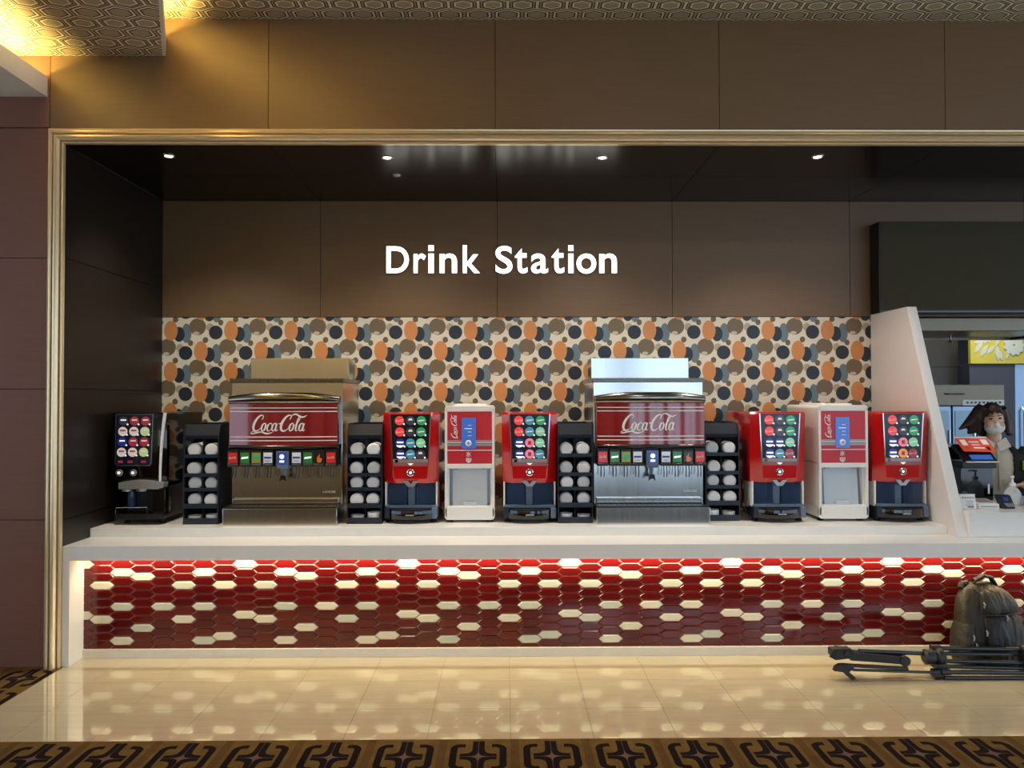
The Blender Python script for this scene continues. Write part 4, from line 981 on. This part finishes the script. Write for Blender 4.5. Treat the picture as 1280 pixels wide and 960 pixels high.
# hair
b = MB(); b.ball((0, .028, 1.492), .088, .094, .106, 20)
for (p0, p1, p2, r0, r1, r2) in (((.062, .0, 1.545), (.088, .010, 1.45), (.098, .005, 1.345), .038, .034, .018), ((.05, .055, 1.54), (.098, .045, 1.43), (.118, .03, 1.325), .055, .048, .024), ((.03, .085, 1.52), (.04, .09, 1.40), (.05, .085, 1.33), .06, .055, .03),
                                 ((-.03, .085, 1.52), (-.05, .09, 1.40), (-.06, .085, 1.32), .06, .055, .03), ((-.062, .005, 1.545), (-.090, .010, 1.46), (-.110, .0, 1.36), .038, .036, .02),
                                 ((-.045, .035, 1.55), (-.105, .025, 1.475), (-.165, .01, 1.385), .060, .062, .026), ((-.05, .04, 1.54), (-.130, .02, 1.465), (-.245, -.03, 1.405), .055, .052, .008), ((-.07, .04, 1.47), (-.12, .02, 1.40), (-.180, .0, 1.365), .050, .044, .012),
                                 ((.0, -.050, 1.578), (.030, -.080, 1.555), (.055, -.078, 1.510), .026, .016, .007), ((-.005, -.050, 1.580), (-.035, -.080, 1.555), (-.064, -.064, 1.500), .028, .020, .010), ((-.01, -.055, 1.578), (-.012, -.086, 1.550), (-.026, -.092, 1.512), .020, .012, .005), ((.01, -.055, 1.578), (.014, -.086, 1.552), (.018, -.092, 1.518), .020, .011, .004)):
    b.tube([p0, Vector(p0).lerp(Vector(p1), .5) + Vector((0, 0, .012)), p1, Vector(p1).lerp(Vector(p2), .5), p2], [r0, (r0+r1)/2, r1, (r1+r2)/2, r2], 10)
b.bend(turn)
remesh(b.build('hair', 'hair', t), .0055, 2)
b = MB(); b.ball((0, -.034, 1.410), .072, .064, .060, 20); b.ball((0, -.092, 1.436), .018, .020, .022); b.bend(turn)
mk = remesh(b.build('face_mask', 'mask_cloth', t), .005, 4)
for s_ in (-1, 1): MB().tube([turn((s_*.058, -.055, 1.445)), turn((s_*.072, -.02, 1.462)), turn((s_*.080, .012, 1.475))], .0018, 6).build('ear_loop', 'mask_cloth', mk)
for s_ in (-1, 1):
    MB().ball((s_*.031, -.0795, 1.484), .0135, .006, .0060, 12).bend(turn).build('eye', 'eye_dark', t)
    MB().tube([turn((s_*.014, -.089, 1.503)), turn((s_*.032, -.086, 1.508)), turn((s_*.050, -.072, 1.502))], [.0026, .0032, .0018], 6).build('eyebrow', 'hair', t)
t = thing('drink_pouch', (3.996, 1.120, 1.092), 'yellow green packet against the black jacket of the cashier', 'packet', rz=math.radians(20))
MB().prism(rrect(-.02, .05, -.02, .06, .012), 'y', -.012, .012, bev=.004).build('packet', 'lime', t)

# ================================================================== BACKPACK
def super_ring(cx, cy, z, rx, ry, n=28, e=2.8):
    R_ = []
    for k in range(n):
        a = 2*PI*k/n; c_, s_ = math.cos(a), math.sin(a)
        R_.append((cx + rx*math.copysign(abs(c_)**(2/e), c_), cy + ry*math.copysign(abs(s_)**(2/e), s_), z))
    return R_
t = thing('backpack', (2.985, 0.033, -0.004), 'black and olive backpack leaning on the tiled counter front', 'backpack', rz=math.radians(14))
b = MB()
b.loft([super_ring(0, 0, .004, .175, .080), super_ring(0, 0, .02, .200, .100), super_ring(0, .004, .16, .200, .104), super_ring(0, .012, .30, .182, .096), super_ring(0, .022, .40, .158, .082), super_ring(0, .030, .455, .125, .062), super_ring(0, .034, .480, .070, .034)])
b.bend(lambda p: (p.x + .006*math.sin(p.z*40 + p.y*30), p.y + .006*math.sin(p.x*38 + p.z*22), p.z))
b.build('main_compartment', 'bag_cloth', t, 60)
b = MB(); b.loft([super_ring(.045, -.095, .012, .120, .040), super_ring(.045, -.100, .04, .142, .055), super_ring(.045, -.098, .18, .140, .056), super_ring(.042, -.086, .29, .130, .046), super_ring(.040, -.074, .318, .105, .020)])
b.bend(lambda p: (p.x, p.y + .005*math.sin(p.x*46 + p.z*20), p.z)); pk = b.build('front_pocket', 'bag_black', t, 60)
b = MB(); b.loft([super_ring(.040, -.060, .318, .130, .046), super_ring(.040, -.066, .345, .140, .052), super_ring(.036, -.052, .395, .128, .048), super_ring(.030, -.030, .440, .100, .040), super_ring(.024, -.012, .462, .060, .024)])
b.bend(lambda p: (p.x, p.y + .004*math.sin(p.x*40), p.z + .004*math.sin(p.x*33))); tf = b.build('top_pocket', 'bag_cloth', t, 60)
b = MB(); b.loft([super_ring(-.165, -.010, .014, .042, .075), super_ring(-.178, -.012, .06, .048, .084), super_ring(-.172, -.010, .20, .044, .080), super_ring(-.158, -.004, .26, .030, .066)])
sp = b.build('side_pocket', 'bag_cloth', t, 60)
MB().tube([(-.060, .030, .455), (-.045, .022, .500), (.010, .018, .528), (.070, .018, .512), (.105, .022, .465), (.115, .024, .430)], [.014, .013, .012, .012, .013, .014], 10).bend(lambda p: (p.x, .02 + (p.y-.02)*1.6, p.z)).build('grab_handle', 'bag_black', t)
MB().tube([(-.130, .05, .45), (-.110, .06, .475), (-.07, .06, .478)], .018, 8).build('strap_stub', 'bag_cloth', t)
MB().tube([(-.12, -.106, .32), (.03, -.128, .318), (.16, -.112, .322)], .0035, 6).build('zipper', 'black_plastic', tf)
MB().tube([(-.100, -.075, .44), (-.118, -.098, .30), (-.122, -.115, .16), (-.110, -.12, .05)], .0035, 6).build('zipper', 'black_plastic', t)
for x0, y0, z0 in ((-.100, -.092, .395), (-.112, -.122, .235), (-.185, -.098, .205), (-.165, -.098, .155), (.03, -.132, .318), (.085, -.152, .09)):
    MB().tube([(x0, y0, z0), (x0+.004, y0-.006, z0-.014), (x0+.002, y0-.004, z0-.034)], [.004, .006, .004], 6).build('zip_pull', 'print_grey', t)
MB().tube([(.17, .04, .20), (.205, .02, .13), (.222, .0, .07)], [.008, .012, .010], 8).build('strap_end', 'print_grey', t)
MB().tube([(-.215, .03, .10), (-.245, .01, .075), (-.205, -.02, .06)], .016, 8).build('strap_loop', 'bag_black', t)

# ================================================================== TRIPOD
t = thing('tripod', (1.985, -0.225, 0.0), 'folded black camera tripod lying on the floor tiles before the backpack', 'tripod')
def tb(name, mat, pts, r, seg=12, parent=None): return MB().tube(pts, r, seg).build(name, mat, parent or t)
# head with quick release plate at the left end
hd = BX(-.075, .045, -.03, .04, .120, .168, bev=.008).build('head_body', 'tripod_black', t)
MB().lathe([(.026, -.045), (.030, -.035), (.030, .03), (.022, .04)], (-.03, 0, .142), 'y', 18).build('tilt_knob', 'tripod_black', hd)
MB().prism([(-.095, .128), (-.070, .172), (.030, .176), (.055, .150), (.020, .118), (-.060, .108)], 'y', -.042, -.028, bev=.003).build('clamp_plate', 'black_plastic', hd)
MB().lathe([(.013, -.055), (.013, -.04)], (.0, 0, .150), 'y', 14).build('lock_button', 'tripod_tube', hd)
MB().loft([[(.03, -.035, .105), (.03, .035, .105), (.03, .035, .150), (.03, -.035, .150)], [(.36, -.03, .078), (.36, .03, .078), (.36, .03, .120), (.36, -.03, .120)]]).build('head_arm', 'black_plastic', t)
MB().lathe([(.030, -.036), (.030, .036)], (.352, 0, .098), 'y', 18).build('pivot', 'tripod_black', t)
tb('centre_column', 'tripod_tube', [(.10, .01, .146), (.52, .01, .128)], .013)
MB().prism([(-.075, .082), (-.045, .098), (.02, .094), (.035, .070), (.005, .052), (.03, .030), (.045, .012), (.02, .004), (-.01, .030), (-.03, .050), (-.085, .058)], 'y', -.075, -.045, bev=.003).build('pan_handle_clamp', 'black_plastic', t)
MB().loft([[(-.02, -.07, .080), (-.02, -.05, .080), (-.02, -.05, .096), (-.02, -.07, .096)], [(.35, -.07, .058), (.35, -.05, .058), (.35, -.05, .074), (.35, -.07, .074)]]).build('pan_handle', 'tripod_black', t)
tb('link_rod', 'tripod_tube', [(.03, -.06, .060), (.53, -.06, .042)], .008)
# shoulder
sd = MB().lathe([(.030, .0), (.044, .01), (.044, .05), (.036, .07), (.050, .08), (.050, .105), (.036, .12)], (.475, 0, .112), 'x', 18).build('shoulder', 'tripod_black', t)
BX(.500, .56, -.065, -.02, .012, .055, bev=.006).build('lower_hinge', 'tripod_black', t)
BX(.515, .545, -.060, -.03, .0, .02, bev=.004).build('hinge_tip', 'rubber', t)
BX(.535, .60, -.05, .05, .045, .085, bev=.006).build('leg_hinge', 'tripod_black', t)
for (y0, z0, z1) in ((.045, .150, .138), (-.005, .092, .074), (-.055, .044, .0365)):
    leg = tb('leg', 'tripod_tube', [(.56, y0, z0), (1.10, y0, z1)], .0125)
    tb('leg_tube', 'tripod_tube', [(.56, y0-.012, z0-.030), (1.10, y0-.012, z1-.026)], .0105, parent=leg)
    MB().tube([(1.08, y0, z1), (1.16, y0, z1-.002)], [.022, .022], 12).build('leg_clamp', 'tripod_black', leg)
    tb('lower_section', 'tripod_black', [(1.15, y0, z1-.002), (1.55, y0, z1-.010)], .0095, parent=leg)
    MB().tube([(.545, y0, z0), (.60, y0, z0)], [.020, .018], 12).build('leg_collar', 'tripod_black', leg)
BX(1.075, 1.125, -.075, .065, .004, .150, bev=.008).build('foot_spreader', 'tripod_black', t)
